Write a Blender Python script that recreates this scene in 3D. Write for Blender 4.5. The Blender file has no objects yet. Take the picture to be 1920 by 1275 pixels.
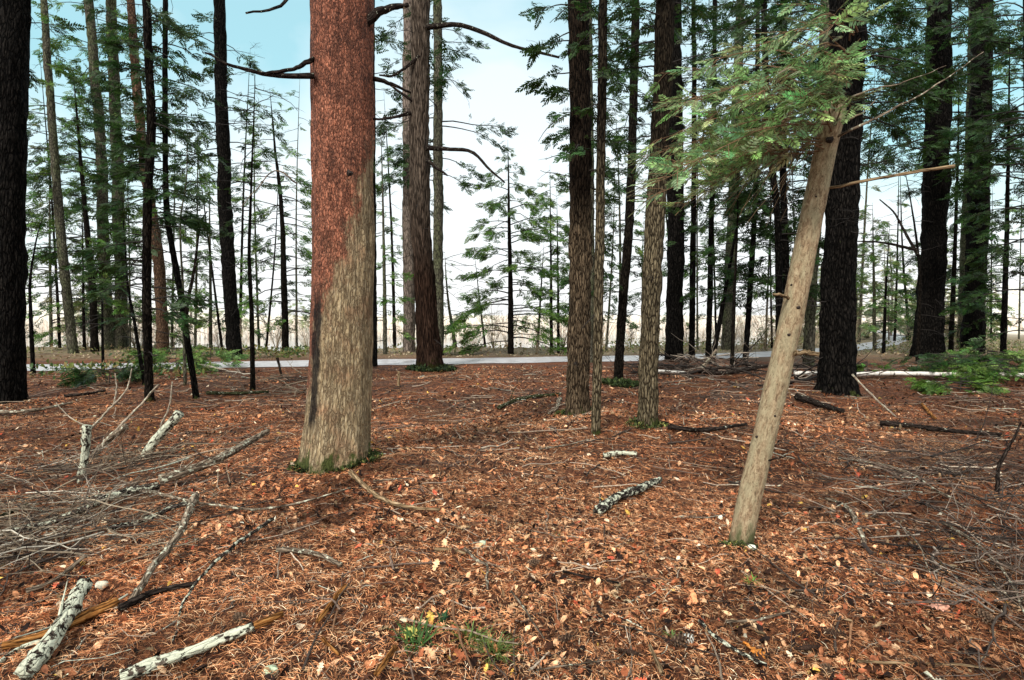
import bpy, math, random
import numpy as np
from mathutils import Vector
rng = np.random.default_rng(11)
random.seed(5)
scene = bpy.context.scene
C = scene.collection
PI = math.pi
# ------------------------------------------------------------------ camera maths
F = 1066.67; CAM_H = 1.5; PITCH = math.radians(2.52)
cp, sp = math.cos(PITCH), math.sin(PITCH)
def ray(x, y):
    cx = (x-960)/F; cy = (637.5-y)/F
    return np.array([cx, cy*sp+cp, cy*cp-sp])
def at(x, y, Y):
    d = ray(x, y); t = Y/d[1]
    return np.array([d[0]*t, Y, CAM_H+d[2]*t])
# ------------------------------------------------------------------ noise
_tab = np.random.default_rng(3).random((256, 256))
def vn(x, y, s=0):
    x = np.asarray(x, float)+s*17.3; y = np.asarray(y, float)+s*9.1
    xi = np.floor(x).astype(int); yi = np.floor(y).astype(int)
    fx = x-xi; fy = y-yi
    fx = fx*fx*(3-2*fx); fy = fy*fy*(3-2*fy)
    a = _tab[xi & 255, yi & 255]; b = _tab[(xi+1) & 255, yi & 255]
    c = _tab[xi & 255, (yi+1) & 255]; d = _tab[(xi+1) & 255, (yi+1) & 255]
    return (a*(1-fx)+b*fx)*(1-fy)+(c*(1-fx)+d*fx)*fy - .5
def sst(a, b, x):
    t = np.clip((x-a)/(b-a), 0, 1); return t*t*(3-2*t)
def road_c(X):
    return 18.8+.2*X+.03*np.maximum(0, X-4)**2
def height(X, Y):
    X = np.asarray(X, float); Y = np.asarray(Y, float)
    rd = np.abs(Y-road_c(X))
    amp = sst(1.5, 4.5, rd)
    h = amp*(.22*vn(X*.33, Y*.33, 1)+.12*vn(X*.9, Y*.9, 2)+.05*vn(X*2.6, Y*2.6, 3)+.02*vn(X*8, Y*8, 4))
    near = Y < road_c(X)
    # the hump the right hand trunks stand on, the worn hollow of the path
    h = h+.14*np.exp(-((X-1.6)**2/2.2+(Y-7.6)**2/3.))*amp-.05*np.exp(-((X-.2)/.8)**2)*amp*near
    sh = .05*np.maximum(0, X-4)**2
    bank = sst(25.5, 30, Y-sh)
    far = sst(52, 60, Y-sh)
    h = h-bank*1.25+far*.75
    return h
def ground(x, y):
    d = ray(x, y)
    t = .8; dt = .04
    while t < 400:
        p = d*t
        if CAM_H+p[2] < height(p[0], p[1]): break
        t += dt; dt *= 1.01
    lo, hi = t-dt, t
    for _ in range(12):
        m = (lo+hi)/2; p = d*m
        if CAM_H+p[2] < height(p[0], p[1]): hi = m
        else: lo = m
    p = d*hi
    return np.array([p[0], p[1], CAM_H+p[2]])
# ------------------------------------------------------------------ materials
def mat(name):
    m = bpy.data.materials.new(name); m.use_nodes = True
    nt = m.node_tree; nt.nodes.clear()
    out = nt.nodes.new('ShaderNodeOutputMaterial'); b = nt.nodes.new('ShaderNodeBsdfPrincipled')
    nt.links.new(b.outputs[0], out.inputs[0])
    return m, nt, b, out
def N(nt, t, **k):
    n = nt.nodes.new(t)
    for a, v in k.items():
        if a.startswith('i_'):
            key = a[2:]
            n.inputs[int(key) if key.isdigit() else key].default_value = v
        else: setattr(n, a, v)
    return n
def ramp(nt, fac, stops, interp='LINEAR'):
    r = nt.nodes.new('ShaderNodeValToRGB'); r.color_ramp.interpolation = interp
    e = r.color_ramp.elements
    while len(e) < len(stops): e.new(.5)
    for i, (p, c) in enumerate(stops):
        e[i].position = p
        e[i].color = (c, c, c, 1) if not hasattr(c, '__len__') else (*c, 1)
    nt.links.new(fac, r.inputs[0]); return r.outputs[0]
def mix(nt, fac, a, b, mode='MIX'):
    m = nt.nodes.new('ShaderNodeMix'); m.data_type = 'RGBA'; m.blend_type = mode
    for s, v in ((m.inputs[0], fac), (m.inputs[6], a), (m.inputs[7], b)):
        if isinstance(v, (int, float)): s.default_value = v
        elif isinstance(v, tuple): s.default_value = (*v, 1)
        else: nt.links.new(v, s)
    return m.outputs[2]
def bco(nt, sx, sz):
    a = N(nt, 'ShaderNodeAttribute', attribute_name='bco')
    mp = N(nt, 'ShaderNodeMapping'); mp.inputs['Scale'].default_value = (sx, sx, sz)
    nt.links.new(a.outputs['Vector'], mp.inputs[0]); return mp.outputs[0]
def noise(nt, vec, scale, detail=4, rough=.6, dist=0):
    n = N(nt, 'ShaderNodeTexNoise', i_Scale=scale, i_Detail=detail, i_Roughness=rough, i_Distortion=dist)
    if vec is not None: nt.links.new(vec, n.inputs['Vector'])
    return n.outputs['Fac']
def attrmat(name, rough=.8, trans=0., bump=0., spec=.3, var=.45):
    m, nt, b, out = mat(name)
    a = N(nt, 'ShaderNodeAttribute', attribute_name='Col')
    tc = N(nt, 'ShaderNodeNewGeometry')
    n = noise(nt, tc.outputs['Position'], 60, 3)
    col = mix(nt, 1., a.outputs['Color'], ramp(nt, n, [(.3, 1-var), (.7, 1+var)]), 'MULTIPLY')
    nt.links.new(col, b.inputs['Base Color'])
    b.inputs['Roughness'].default_value = rough; b.inputs['Specular IOR Level'].default_value = spec
    if trans:
        t = N(nt, 'ShaderNodeBsdfTranslucent'); nt.links.new(col, t.inputs[0])
        ms = N(nt, 'ShaderNodeMixShader', i_0=trans)
        nt.links.new(b.outputs[0], ms.inputs[1]); nt.links.new(t.outputs[0], ms.inputs[2]); nt.links.new(ms.outputs[0], out.inputs[0])
    if bump:
        bp = N(nt, 'ShaderNodeBump', i_Strength=bump, i_Distance=.01); nt.links.new(n, bp.inputs['Height']); nt.links.new(bp.outputs[0], b.inputs['Normal'])
    return m
def bark(name, dark, mid, light, sx=14., sz=3., crack=.5, bump=.8, dist=.02, moss=0., lichen=0., tint=None, mossh=.35, ckm=.35, topdark=None, botdark=None):
    m, nt, b, out = mat(name)
    v = bco(nt, sx, sz)
    n0 = noise(nt, v, .55, 4, .6)
    vm = N(nt, 'ShaderNodeVectorMath', operation='ADD'); nt.links.new(v, vm.inputs[0])
    sc = N(nt, 'ShaderNodeVectorMath', operation='SCALE', i_Scale=1.3); nn = N(nt, 'ShaderNodeTexNoise', i_Scale=.8, i_Detail=3.); nt.links.new(v, nn.inputs['Vector']); nt.links.new(nn.outputs['Color'], sc.inputs[0]); nt.links.new(sc.outputs[0], vm.inputs[1])
    vo = N(nt, 'ShaderNodeTexVoronoi', feature='DISTANCE_TO_EDGE', i_Scale=1.); nt.links.new(vm.outputs[0], vo.inputs['Vector'])
    vc = N(nt, 'ShaderNodeTexVoronoi', feature='F1', i_Scale=1.); nt.links.new(vm.outputs[0], vc.inputs['Vector'])
    ck = ramp(nt, vo.outputs['Distance'], [(0., 0.), (crack*.35, .7), (crack, 1.)])
    fine = noise(nt, v, 3.2, 5, .7)
    base = ramp(nt, fine, [(.3, dark), (.5, mid), (.72, light)])
    cellv = ramp(nt, vc.outputs['Color'], [(0., .65), (1., 1.3)])
    base = mix(nt, 1., base, cellv, 'MULTIPLY')
    if tint:
        big = noise(nt, bco(nt, 3, 1.2), 1., 3, .6)
        base = mix(nt, ramp(nt, big, [(.42, 0.), (.62, 1.)]), base, tint)
    col = mix(nt, ck, tuple(c*ckm for c in dark), base)
    geo = N(nt, 'ShaderNodeAttribute', attribute_name='bco')
    sep = N(nt, 'ShaderNodeSeparateXYZ'); nt.links.new(geo.outputs['Vector'], sep.inputs[0])
    if moss:
        mn = noise(nt, bco(nt, 9, 7), 1., 4)
        mr = N(nt, 'ShaderNodeMapRange', i_1=0., i_2=mossh, i_3=moss, i_4=0.); nt.links.new(sep.outputs[2], mr.inputs[0])
        ad = N(nt, 'ShaderNodeMath', operation='ADD'); nt.links.new(mn, ad.inputs[0]); nt.links.new(mr.outputs[0], ad.inputs[1])
        col = mix(nt, ramp(nt, ad.outputs[0], [(.72, 0.), (.85, 1.)]), col, mix(nt, fine, (.01, .016, .005), (.09, .11, .03)))
    if lichen:
        ln = noise(nt, bco(nt, 26, 20), 1., 4, .65)
        col = mix(nt, ramp(nt, ln, [(.66-lichen*.3, 0.), (.70-lichen*.3, 1.)]), col, mix(nt, fine, (.34, .36, .24), (.80, .82, .66)))
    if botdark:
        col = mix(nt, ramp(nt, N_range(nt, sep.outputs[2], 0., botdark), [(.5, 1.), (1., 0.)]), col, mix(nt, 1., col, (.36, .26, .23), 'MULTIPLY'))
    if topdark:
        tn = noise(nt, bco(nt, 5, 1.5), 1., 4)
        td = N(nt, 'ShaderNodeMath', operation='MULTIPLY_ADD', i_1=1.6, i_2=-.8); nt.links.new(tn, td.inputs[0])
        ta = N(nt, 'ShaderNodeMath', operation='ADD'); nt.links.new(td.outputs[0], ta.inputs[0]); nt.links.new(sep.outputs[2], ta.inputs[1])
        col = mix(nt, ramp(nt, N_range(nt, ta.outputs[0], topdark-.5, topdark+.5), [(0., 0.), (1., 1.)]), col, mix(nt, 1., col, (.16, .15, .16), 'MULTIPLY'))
    nt.links.new(col, b.inputs['Base Color'])
    b.inputs['Roughness'].default_value = .9; b.inputs['Specular IOR Level'].default_value = .05
    hm = N(nt, 'ShaderNodeMath', operation='MULTIPLY_ADD', i_1=.35); nt.links.new(fine, hm.inputs[0]); nt.links.new(ck, hm.inputs[2])
    bp = N(nt, 'ShaderNodeBump', i_Strength=bump, i_Distance=dist); nt.links.new(hm.outputs[0], bp.inputs['Height']); nt.links.new(bp.outputs[0], b.inputs['Normal'])
    return m
def red_bark():
    m, nt, b, out = mat('red scaly bark')
    v = bco(nt, 44, 17)
    vm = N(nt, 'ShaderNodeVectorMath', operation='ADD'); nt.links.new(v, vm.inputs[0])
    nn = N(nt, 'ShaderNodeTexNoise', i_Scale=.9, i_Detail=4.); nt.links.new(v, nn.inputs['Vector'])
    sc = N(nt, 'ShaderNodeVectorMath', operation='SCALE', i_Scale=1.6); nt.links.new(nn.outputs['Color'], sc.inputs[0]); nt.links.new(sc.outputs[0], vm.inputs[1])
    vo = N(nt, 'ShaderNodeTexVoronoi', feature='DISTANCE_TO_EDGE', i_Scale=1.3); nt.links.new(vm.outputs[0], vo.inputs['Vector'])
    vcell = N(nt, 'ShaderNodeTexVoronoi', feature='F1', i_Scale=1.3); nt.links.new(vm.outputs[0], vcell.inputs['Vector'])
    flake = ramp(nt, vo.outputs['Distance'], [(0., .35), (.1, .8), (.35, 1.)])
    fine = noise(nt, v, 2.6, 5, .7)
    red = ramp(nt, fine, [(.3, (.05, .018, .01)), (.5, (.33, .115, .062)), (.7, (.62, .29, .18))])
    red = mix(nt, 1., red, ramp(nt, vcell.outputs['Color'], [(0., .5), (1., 1.45)]), 'MULTIPLY')
    rb = noise(nt, bco(nt, 10, 5), 1., 4, .7)
    red = mix(nt, 1., red, ramp(nt, rb, [(.35, .45), (.65, 1.35)]), 'MULTIPLY')
    red = mix(nt, flake, (.02, .006, .005), red)
    # lower part: tan, long vertical furrows
    v2 = bco(nt, 34, 5)
    vm2 = N(nt, 'ShaderNodeVectorMath', operation='ADD'); nt.links.new(v2, vm2.inputs[0]); nt.links.new(sc.outputs[0], vm2.inputs[1])
    vo2 = N(nt, 'ShaderNodeTexVoronoi', feature='DISTANCE_TO_EDGE', i_Scale=1.); nt.links.new(vm2.outputs[0], vo2.inputs['Vector'])
    fur = ramp(nt, vo2.outputs['Distance'], [(0., .25), (.1, .75), (.3, 1.)])
    fine2 = noise(nt, v2, 2.6, 6, .72)
    tan = ramp(nt, fine2, [(.28, (.10, .065, .032)), (.5, (.34, .255, .14)), (.72, (.68, .57, .38))])
    pn = noise(nt, bco(nt, 5, 4), 1., 3)
    tan = mix(nt, ramp(nt, pn, [(.52, 0.), (.7, .7)]), tan, (.33, .17, .09))
    tb = noise(nt, bco(nt, 16, 3), 1., 4, .7)
    tan = mix(nt, 1., tan, ramp(nt, tb, [(.35, .6), (.65, 1.25)]), 'MULTIPLY')
    tan = mix(nt, fur, (.12, .078, .042), tan)
    a = N(nt, 'ShaderNodeAttribute', attribute_name='bco'); sp_ = N(nt, 'ShaderNodeSeparateXYZ'); nt.links.new(a.outputs['Vector'], sp_.inputs[0])
    # boundary height falls towards the left: z > 1.95 + 3.0*x
    e = N(nt, 'ShaderNodeMath', operation='MULTIPLY_ADD', i_1=-3.6, i_2=-1.72); nt.links.new(sp_.outputs[0], e.inputs[0])
    e2 = N(nt, 'ShaderNodeMath', operation='ADD'); nt.links.new(e.outputs[0], e2.inputs[0]); nt.links.new(sp_.outputs[2], e2.inputs[1])
    en = noise(nt, bco(nt, 7, 3.5), 1., 6, .75)
    e3 = N(nt, 'ShaderNodeMath', operation='MULTIPLY_ADD', i_1=2.4, i_2=-1.2); nt.links.new(en, e3.inputs[0])
    e4 = N(nt, 'ShaderNodeMath', operation='ADD'); nt.links.new(e2.outputs[0], e4.inputs[0]); nt.links.new(e3.outputs[0], e4.inputs[1])
    mask = ramp(nt, N_range(nt, e4.outputs[0], -.3, .45), [(0., 0.), (.35, .25), (.55, .85), (1., 1.)])
    col = mix(nt, mask, tan, red)
    # upper trunk darker and browner
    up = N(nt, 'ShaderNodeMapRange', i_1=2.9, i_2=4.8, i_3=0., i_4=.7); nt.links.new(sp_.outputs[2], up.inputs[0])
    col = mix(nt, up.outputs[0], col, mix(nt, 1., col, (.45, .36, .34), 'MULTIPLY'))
    # black resin streak on the lower left
    x1 = N(nt, 'ShaderNodeMath', operation='MULTIPLY_ADD', i_1=.12, i_2=.10); nt.links.new(en, x1.inputs[0])
    x2 = N(nt, 'ShaderNodeMath', operation='ADD'); nt.links.new(sp_.outputs[0], x2.inputs[0]); nt.links.new(x1.outputs[0], x2.inputs[1])
    x3 = N(nt, 'ShaderNodeMath', operation='ABSOLUTE'); nt.links.new(x2.outputs[0], x3.inputs[0])
    sx = ramp(nt, x3.outputs[0], [(.032, 1.), (.055, 0.)])
    zr = ramp(nt, N_range(nt, sp_.outputs[2], 0., 2.), [(.12, 0.), (.2, 1.), (.72, 1.), (.85, 0.)])
    yb = N(nt, 'ShaderNodeMath', operation='LESS_THAN', i_1=0.); nt.links.new(sp_.outputs[1], yb.inputs[0])
    k = mul(nt, mul(nt, sx, zr), mul(nt, yb.outputs[0], ramp(nt, fine2, [(.3, 1.), (.7, .85)])))
    col = mix(nt, k, col, (.008, .006, .005))
    # moss collar
    mr = N(nt, 'ShaderNodeMapRange', i_1=.0, i_2=.4, i_3=.34, i_4=-.1); nt.links.new(sp_.outputs[2], mr.inputs[0])
    ad = N(nt, 'ShaderNodeMath', operation='ADD'); nt.links.new(en, ad.inputs[0]); nt.links.new(mr.outputs[0], ad.inputs[1])
    col = mix(nt, ramp(nt, ad.outputs[0], [(.74, 0.), (.82, 1.)]), col, mix(nt, fine, (.012, .016, .004), (.10, .12, .025)))
    nt.links.new(col, b.inputs['Base Color']); b.inputs['Roughness'].default_value = .8; b.inputs['Specular IOR Level'].default_value = .25
    hh = mix(nt, mask, mix(nt, .3, fur, fine2), mix(nt, .3, flake, fine))
    bp = N(nt, 'ShaderNodeBump', i_Strength=1., i_Distance=.02); nt.links.new(hh, bp.inputs['Height']); nt.links.new(bp.outputs[0], b.inputs['Normal'])
    return m
def N_range(nt, s, a, b_):
    r = N(nt, 'ShaderNodeMapRange', i_1=a, i_2=b_); nt.links.new(s, r.inputs[0]); return r.outputs[0]
def mul(nt, a, b_):
    r = N(nt, 'ShaderNodeMath', operation='MULTIPLY'); nt.links.new(a, r.inputs[0]); nt.links.new(b_, r.inputs[1]); return r.outputs[0]

def tan_bark():
    m, nt, b, out = mat('smooth tan bark')
    a = noise(nt, bco(nt, 60, 20), 1., 6, .75, .6); c = noise(nt, bco(nt, 14, 5), 1., 4, .6); d_ = noise(nt, bco(nt, 130, 60), 1., 3, .7)
    col = ramp(nt, a, [(.30, (.07, .045, .027)), (.44, (.23, .155, .09)), (.56, (.39, .29, .175)), (.72, (.62, .51, .34))])
    col = mix(nt, ramp(nt, c, [(.42, 0.), (.6, .75)]), col, mix(nt, a, (.12, .10, .055), (.52, .46, .29)))
    col = mix(nt, ramp(nt, d_, [(.33, .75), (.42, 0.)]), col, (.05, .03, .02))
    at_ = N(nt, 'ShaderNodeAttribute', attribute_name='bco'); sp_ = N(nt, 'ShaderNodeSeparateXYZ'); nt.links.new(at_.outputs['Vector'], sp_.inputs[0])
    mr = N(nt, 'ShaderNodeMapRange', i_1=.0, i_2=.35, i_3=.35, i_4=-.2); nt.links.new(sp_.outputs[2], mr.inputs[0])
    ad = N(nt, 'ShaderNodeMath', operation='ADD'); nt.links.new(c, ad.inputs[0]); nt.links.new(mr.outputs[0], ad.inputs[1])
    col = mix(nt, ramp(nt, ad.outputs[0], [(.6, 0.), (.8, .9)]), col, mix(nt, a, (.012, .018, .006), (.12, .13, .05)))
    nt.links.new(col, b.inputs['Base Color']); b.inputs['Roughness'].default_value = .85; b.inputs['Specular IOR Level'].default_value = .15
    bp = N(nt, 'ShaderNodeBump', i_Strength=1., i_Distance=.008); nt.links.new(mix(nt, .5, a, d_), bp.inputs['Height']); nt.links.new(bp.outputs[0], b.inputs['Normal'])
    return m
M = {}
M['red'] = red_bark()
M['black'] = bark('silhouette bark', (.0022, .002, .0018), (.009, .008, .007), (.05, .042, .034), 22, 5, .4, 1., .03, moss=.2)  # trunks against the sky: silhouette shade is put into these near-black colours
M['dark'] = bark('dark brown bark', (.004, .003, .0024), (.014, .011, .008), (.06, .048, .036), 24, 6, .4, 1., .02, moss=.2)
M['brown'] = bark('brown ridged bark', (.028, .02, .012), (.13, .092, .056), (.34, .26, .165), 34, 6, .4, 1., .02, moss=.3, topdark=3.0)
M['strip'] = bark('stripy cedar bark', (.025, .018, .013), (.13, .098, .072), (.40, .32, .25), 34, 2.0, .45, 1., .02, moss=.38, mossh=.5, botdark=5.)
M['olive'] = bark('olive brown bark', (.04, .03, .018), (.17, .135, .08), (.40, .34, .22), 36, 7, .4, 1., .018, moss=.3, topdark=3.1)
M['grey'] = bark('grey green bark', (.04, .036, .028), (.12, .11, .08), (.24, .22, .16), 18, 6, .4, .6, .01, moss=.15, tint=(.12, .13, .07))
M['redbrown'] = bark('reddish bark', (.04, .022, .014), (.12, .07, .043), (.25, .17, .11), 20, 7, .35, .8, .012, moss=.2)
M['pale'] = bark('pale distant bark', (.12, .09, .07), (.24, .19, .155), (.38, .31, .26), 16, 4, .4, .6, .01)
M['tan'] = tan_bark()
M['deadwood'] = bark('bare dead wood', (.12, .075, .04), (.32, .22, .12), (.55, .42, .27), 40, 4, .25, .6, .004)
M['stick'] = bark('weathered stick', (.07, .05, .035), (.26, .2, .14), (.52, .43, .33), 40, 5, .3, .8, .004, lichen=.3)
M['paletwig'] = bark('pale bare twig', (.2, .16, .11), (.42, .35, .26), (.66, .6, .5), 60, 8, .15, .6, .003, lichen=.3)
M['lichen'] = bark('lichen crusted bark', (.02, .015, .012), (.08, .06, .045), (.2, .17, .13), 40, 10, .3, 1., .006, lichen=.72)
M['birch'] = bark('lichen spotted bark', (.012, .010, .009), (.05, .04, .034), (.14, .12, .10), 40, 12, .3, 1., .006, lichen=.48)
M['orange'] = bark('rotten orange wood', (.08, .03, .01), (.36, .15, .04), (.62, .34, .12), 40, 5, .25, .8, .005)
M['darkstick'] = bark('dark wet stick', (.008, .006, .005), (.03, .022, .018), (.11, .085, .07), 40, 8, .3, .8, .005, lichen=.08)
M['mossy'] = bark('mossy log bark', (.012, .012, .006), (.05, .055, .025), (.15, .16, .08), 40, 10, .3, .8, .005, lichen=.2)
M['needles'] = attrmat('needles', .5, .35)
M['twig'] = attrmat('twigs', .85)
M['litter'] = attrmat('leaf litter', .7, .08, .2, .12, .5)
M['blades'] = attrmat('grass blades', .5, .3)
M['moss'] = attrmat('moss', .95)
# white banded birch for the distant fallen log
m, nt, b, out = mat('banded white birch bark')
v = bco(nt, 3, 9); n = noise(nt, v, .8, 3, .6)
nt.links.new(ramp(nt, n, [(.36, (.03, .025, .02)), (.44, (.62, .58, .52)), (.7, (.8, .77, .7))]), b.inputs['Base Color']); b.inputs['Roughness'].default_value = .7
M['whitebirch'] = m
m, nt, b, out = mat('dark knot'); g = N(nt, 'ShaderNodeNewGeometry')
nt.links.new(ramp(nt, noise(nt, g.outputs['Position'], 90), [(.3, (.004, .003, .003)), (.7, (.05, .03, .02))]), b.inputs['Base Color']); b.inputs['Roughness'].default_value = .9
M['knot'] = m
# forest floor
m, nt, b, out = mat('forest floor')
g = N(nt, 'ShaderNodeNewGeometry').outputs['Position']
n1 = noise(nt, g, .7, 5, .6); n2 = noise(nt, g, 22, 6, .75); n3 = noise(nt, g, 90, 4, .7, 1.)
c = ramp(nt, n2, [(.36, (.007, .003, .002)), (.48, (.13, .04, .015)), (.6, (.40, .14, .05)), (.76, (.65, .32, .15))])
c2 = ramp(nt, n2, [(.3, (.012, .008, .006)), (.5, (.09, .04, .022)), (.75, (.26, .15, .09))])
c = mix(nt, ramp(nt, n1, [(.4, 0.), (.62, 1.)]), c, c2)
c = mix(nt, 1., c, ramp(nt, n3, [(.3, .35), (.7, 1.5)]), 'MULTIPLY')
sp3 = N(nt, 'ShaderNodeSeparateXYZ'); nt.links.new(g, sp3.inputs[0])
verge = ramp(nt, noise(nt, g, 1.6, 6, .7), [(.35, (.10, .07, .04)), (.5, (.28, .22, .14)), (.7, (.15, .17, .07))])
c = mix(nt, ramp(nt, N_range(nt, sp3.outputs[1], 0., 60.), [(.30, 0.), (.38, 1.)]), c, verge)
far = ramp(nt, noise(nt, g, .12, 6, .7), [(.35, (.7, .6, .48)), (.65, (.9, .82, .7))])  # distance haze put into the ground colour as pale tones
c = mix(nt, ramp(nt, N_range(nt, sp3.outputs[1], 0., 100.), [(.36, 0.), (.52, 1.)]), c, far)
nt.links.new(c, b.inputs['Base Color']); b.inputs['Roughness'].default_value = .8; b.inputs['Specular IOR Level'].default_value = .25
bp = N(nt, 'ShaderNodeBump', i_Strength=1., i_Distance=.05); nt.links.new(mix(nt, .4, n2, n3), bp.inputs['Height']); nt.links.new(bp.outputs[0], b.inputs['Normal'])
M['floor'] = m
m, nt, b, out = mat('wet road')
g = N(nt, 'ShaderNodeNewGeometry').outputs['Position']
c = ramp(nt, noise(nt, g, 3, 6, .7), [(.3, (.34, .33, .33)), (.7, (.62, .61, .62))])
nt.links.new(c, b.inputs['Base Color'])
nt.links.new(ramp(nt, noise(nt, g, .8, 4), [(.35, .25), (.65, .55)]), b.inputs['Roughness'])
bp = N(nt, 'ShaderNodeBump', i_Strength=.3, i_Distance=.01); nt.links.new(noise(nt, g, 40, 4), bp.inputs['Height']); nt.links.new(bp.outputs[0], b.inputs['Normal'])
M['road'] = m
m, nt, b, out = mat('still water')
b.inputs['Base Color'].default_value = (.2, .2, .18, 1); b.inputs['Roughness'].default_value = .08
g = N(nt, 'ShaderNodeNewGeometry').outputs['Position']
bp = N(nt, 'ShaderNodeBump', i_Strength=.25, i_Distance=.02); nt.links.new(noise(nt, g, 3, 3), bp.inputs['Height']); nt.links.new(bp.outputs[0], b.inputs['Normal'])
M['water'] = m
# ------------------------------------------------------------------ mesh builder
class MB:
    def __init__(s): s.V = []; s.Q = []; s.T = []; s.c = []; s.b = []; s.mq = []; s.mt = []; s.n = 0
    def add(s, V, Q=None, T=None, col=(1, 1, 1), bc=None, mi=0):
        V = np.asarray(V, float).reshape(-1, 3); n = len(V)
        s.V.append(V)
        col = np.asarray(col, float); s.c.append(np.broadcast_to(col, (n, 3)) if col.ndim == 1 else col)
        s.b.append(V if bc is None else bc)
        if Q is not None and len(Q): Q = np.asarray(Q)+s.n; s.Q.append(Q); s.mq.append(np.full(len(Q), mi))
        if T is not None and len(T): T = np.asarray(T)+s.n; s.T.append(T); s.mt.append(np.full(len(T), mi))
        s.n += n
    def build(s, name, mats, parent=None, origin=None, smooth=True):
        V = np.concatenate(s.V)
        if origin is not None: V = V-origin
        me = bpy.data.meshes.new(name)
        Q = np.concatenate(s.Q) if s.Q else np.zeros((0, 4), int); T = np.concatenate(s.T) if s.T else np.zeros((0, 3), int)
        mi = np.concatenate((s.mq or [np.zeros(0, int)])+(s.mt or [np.zeros(0, int)]))
        me.vertices.add(len(V)); me.vertices.foreach_set('co', V.astype(np.float32).ravel())
        me.loops.add(Q.size+T.size); me.loops.foreach_set('vertex_index', np.concatenate([Q.ravel(), T.ravel()]).astype(np.int32))
        me.polygons.add(len(Q)+len(T))
        st = np.concatenate([np.arange(len(Q))*4, Q.size+np.arange(len(T))*3])
        me.polygons.foreach_set('loop_start', st.astype(np.int32))
        me.polygons.foreach_set('material_index', mi.astype(np.int32))
        if smooth: me.polygons.foreach_set('use_smooth', np.ones(len(mi), bool))
        a = me.attributes.new('Col', 'FLOAT_COLOR', 'POINT')
        cc = np.concatenate(s.c); a.data.foreach_set('color', np.hstack([cc, np.ones((len(cc), 1))]).astype(np.float32).ravel())
        a = me.attributes.new('bco', 'FLOAT_VECTOR', 'POINT'); a.data.foreach_set('vector', np.concatenate(s.b).astype(np.float32).ravel())
        me.update(); me.validate()
        for m_ in (mats if isinstance(mats, (list, tuple)) else [mats]): me.materials.append(m_)
        o = bpy.data.objects.new(name, me); C.objects.link(o)
        if parent is not None: o.parent = parent
        elif origin is not None: o.location = origin
        return o
def tubes(mb, P, R, k=5, col=(1, 1, 1), mi=0, rough=0., cap=True, z0=None, flare=None):
    """P n,K,3 paths; R n,K radii"""
    P = np.asarray(P, float); R = np.asarray(R, float)
    if P.ndim == 2: P = P[None]; R = R[None]
    n, K, _ = P.shape
    T = np.gradient(P, axis=1); T /= np.linalg.norm(T, axis=2, keepdims=True)+1e-9
    mt = T.mean(axis=1, keepdims=True)
    ref = np.where(np.abs(mt[..., 1:2]) < .8, np.array([0., 1, 0]), np.array([1., 0, 0]))
    A = np.cross(ref, T); A /= np.linalg.norm(A, axis=2, keepdims=True)+1e-9
    B = np.cross(T, A)   # for upright tubes: A = +-x, B = +-y
    th = np.arange(k)/k*2*PI
    L = np.concatenate([np.zeros((n, 1)), np.cumsum(np.linalg.norm(np.diff(P, axis=1), axis=2), axis=1)], axis=1)
    rr = R[:, :, None]*np.ones(k)
    if rough:
        rr = rr*(1+rough*.5*vn(th[None, None]*k*.6+np.arange(n)[:, None, None]*3.1, L[:, :, None]*9)+rough*(vn(th[None, None]*k*.35+np.arange(n)[:, None, None]*7.7, L[:, :, None]/(R[:, :1, None]+1e-6)*.9)+.6*vn(th[None, None]*1.5, L[:, :, None]/(R[:, :1, None]+1e-6)*.25+np.arange(n)[:, None, None]*3.3, 2))*2)
    if flare is not None:
        a_, h_, kk, ph = flare
        hh = L[:, :, None]
        rr = rr*(1+a_*np.exp(-hh/h_)*(1+.45*np.cos(kk*th+ph)+.25*np.cos((kk+2)*th+2*ph)))
    V = P[:, :, None]+rr[..., None]*(np.cos(th)[None, None, :, None]*A[:, :, None]+np.sin(th)[None, None, :, None]*B[:, :, None])
    off = rng.random((n, 1, 1))*20 if n > 1 else 0
    bc = np.stack([R[:, :, None]*np.cos(th)*A[:, :, None, 0]+R[:, :, None]*np.sin(th)*B[:, :, None, 0]+off*0,
                   R[:, :, None]*np.cos(th)*A[:, :, None, 1]+R[:, :, None]*np.sin(th)*B[:, :, None, 1],
                   L[:, :, None]+off+0*rr], axis=-1)
    if n == 1 and abs(mt[0, 0, 2]) < .7:   # lying sticks: ring coordinates from the frame
        bc = np.stack([rr*np.cos(th), rr*np.sin(th), L[:, :, None]+0*rr], axis=-1)
    i, j, q = np.meshgrid(np.arange(n), np.arange(K-1), np.arange(k), indexing='ij')
    base = i*K*k
    q2 = (q+1) % k
    Q = np.stack([base+j*k+q, base+j*k+q2, base+(j+1)*k+q2, base+(j+1)*k+q], axis=-1).reshape(-1, 4)
    col = np.asarray(col, float)
    if col.ndim == 2: col = np.repeat(col, K*k, axis=0)
    Vf = V.reshape(-1, 3); bf = bc.reshape(-1, 3)
    Tt = None
    if cap and k > 3:
        ctr = np.concatenate([P[:, 0], P[:, -1]]); m0 = len(Vf)
        Vf = np.concatenate([Vf, ctr]); bf = np.concatenate([bf, np.concatenate([bc[:, 0].mean(1), bc[:, -1].mean(1)])])
        if col.ndim == 2: col = np.concatenate([col, col[:2*n]])
        ii, qq = np.meshgrid(np.arange(n), np.arange(k), indexing='ij')
        Tt = np.concatenate([np.stack([m0+ii, ii*K*k+(qq+1) % k, ii*K*k+qq], -1).reshape(-1, 3),
                             np.stack([m0+n+ii, ii*K*k+(K-1)*k+qq, ii*K*k+(K-1)*k+(qq+1) % k], -1).reshape(-1, 3)])
    mb.add(Vf, Q, Tt, col=col, bc=bf, mi=mi)
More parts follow.
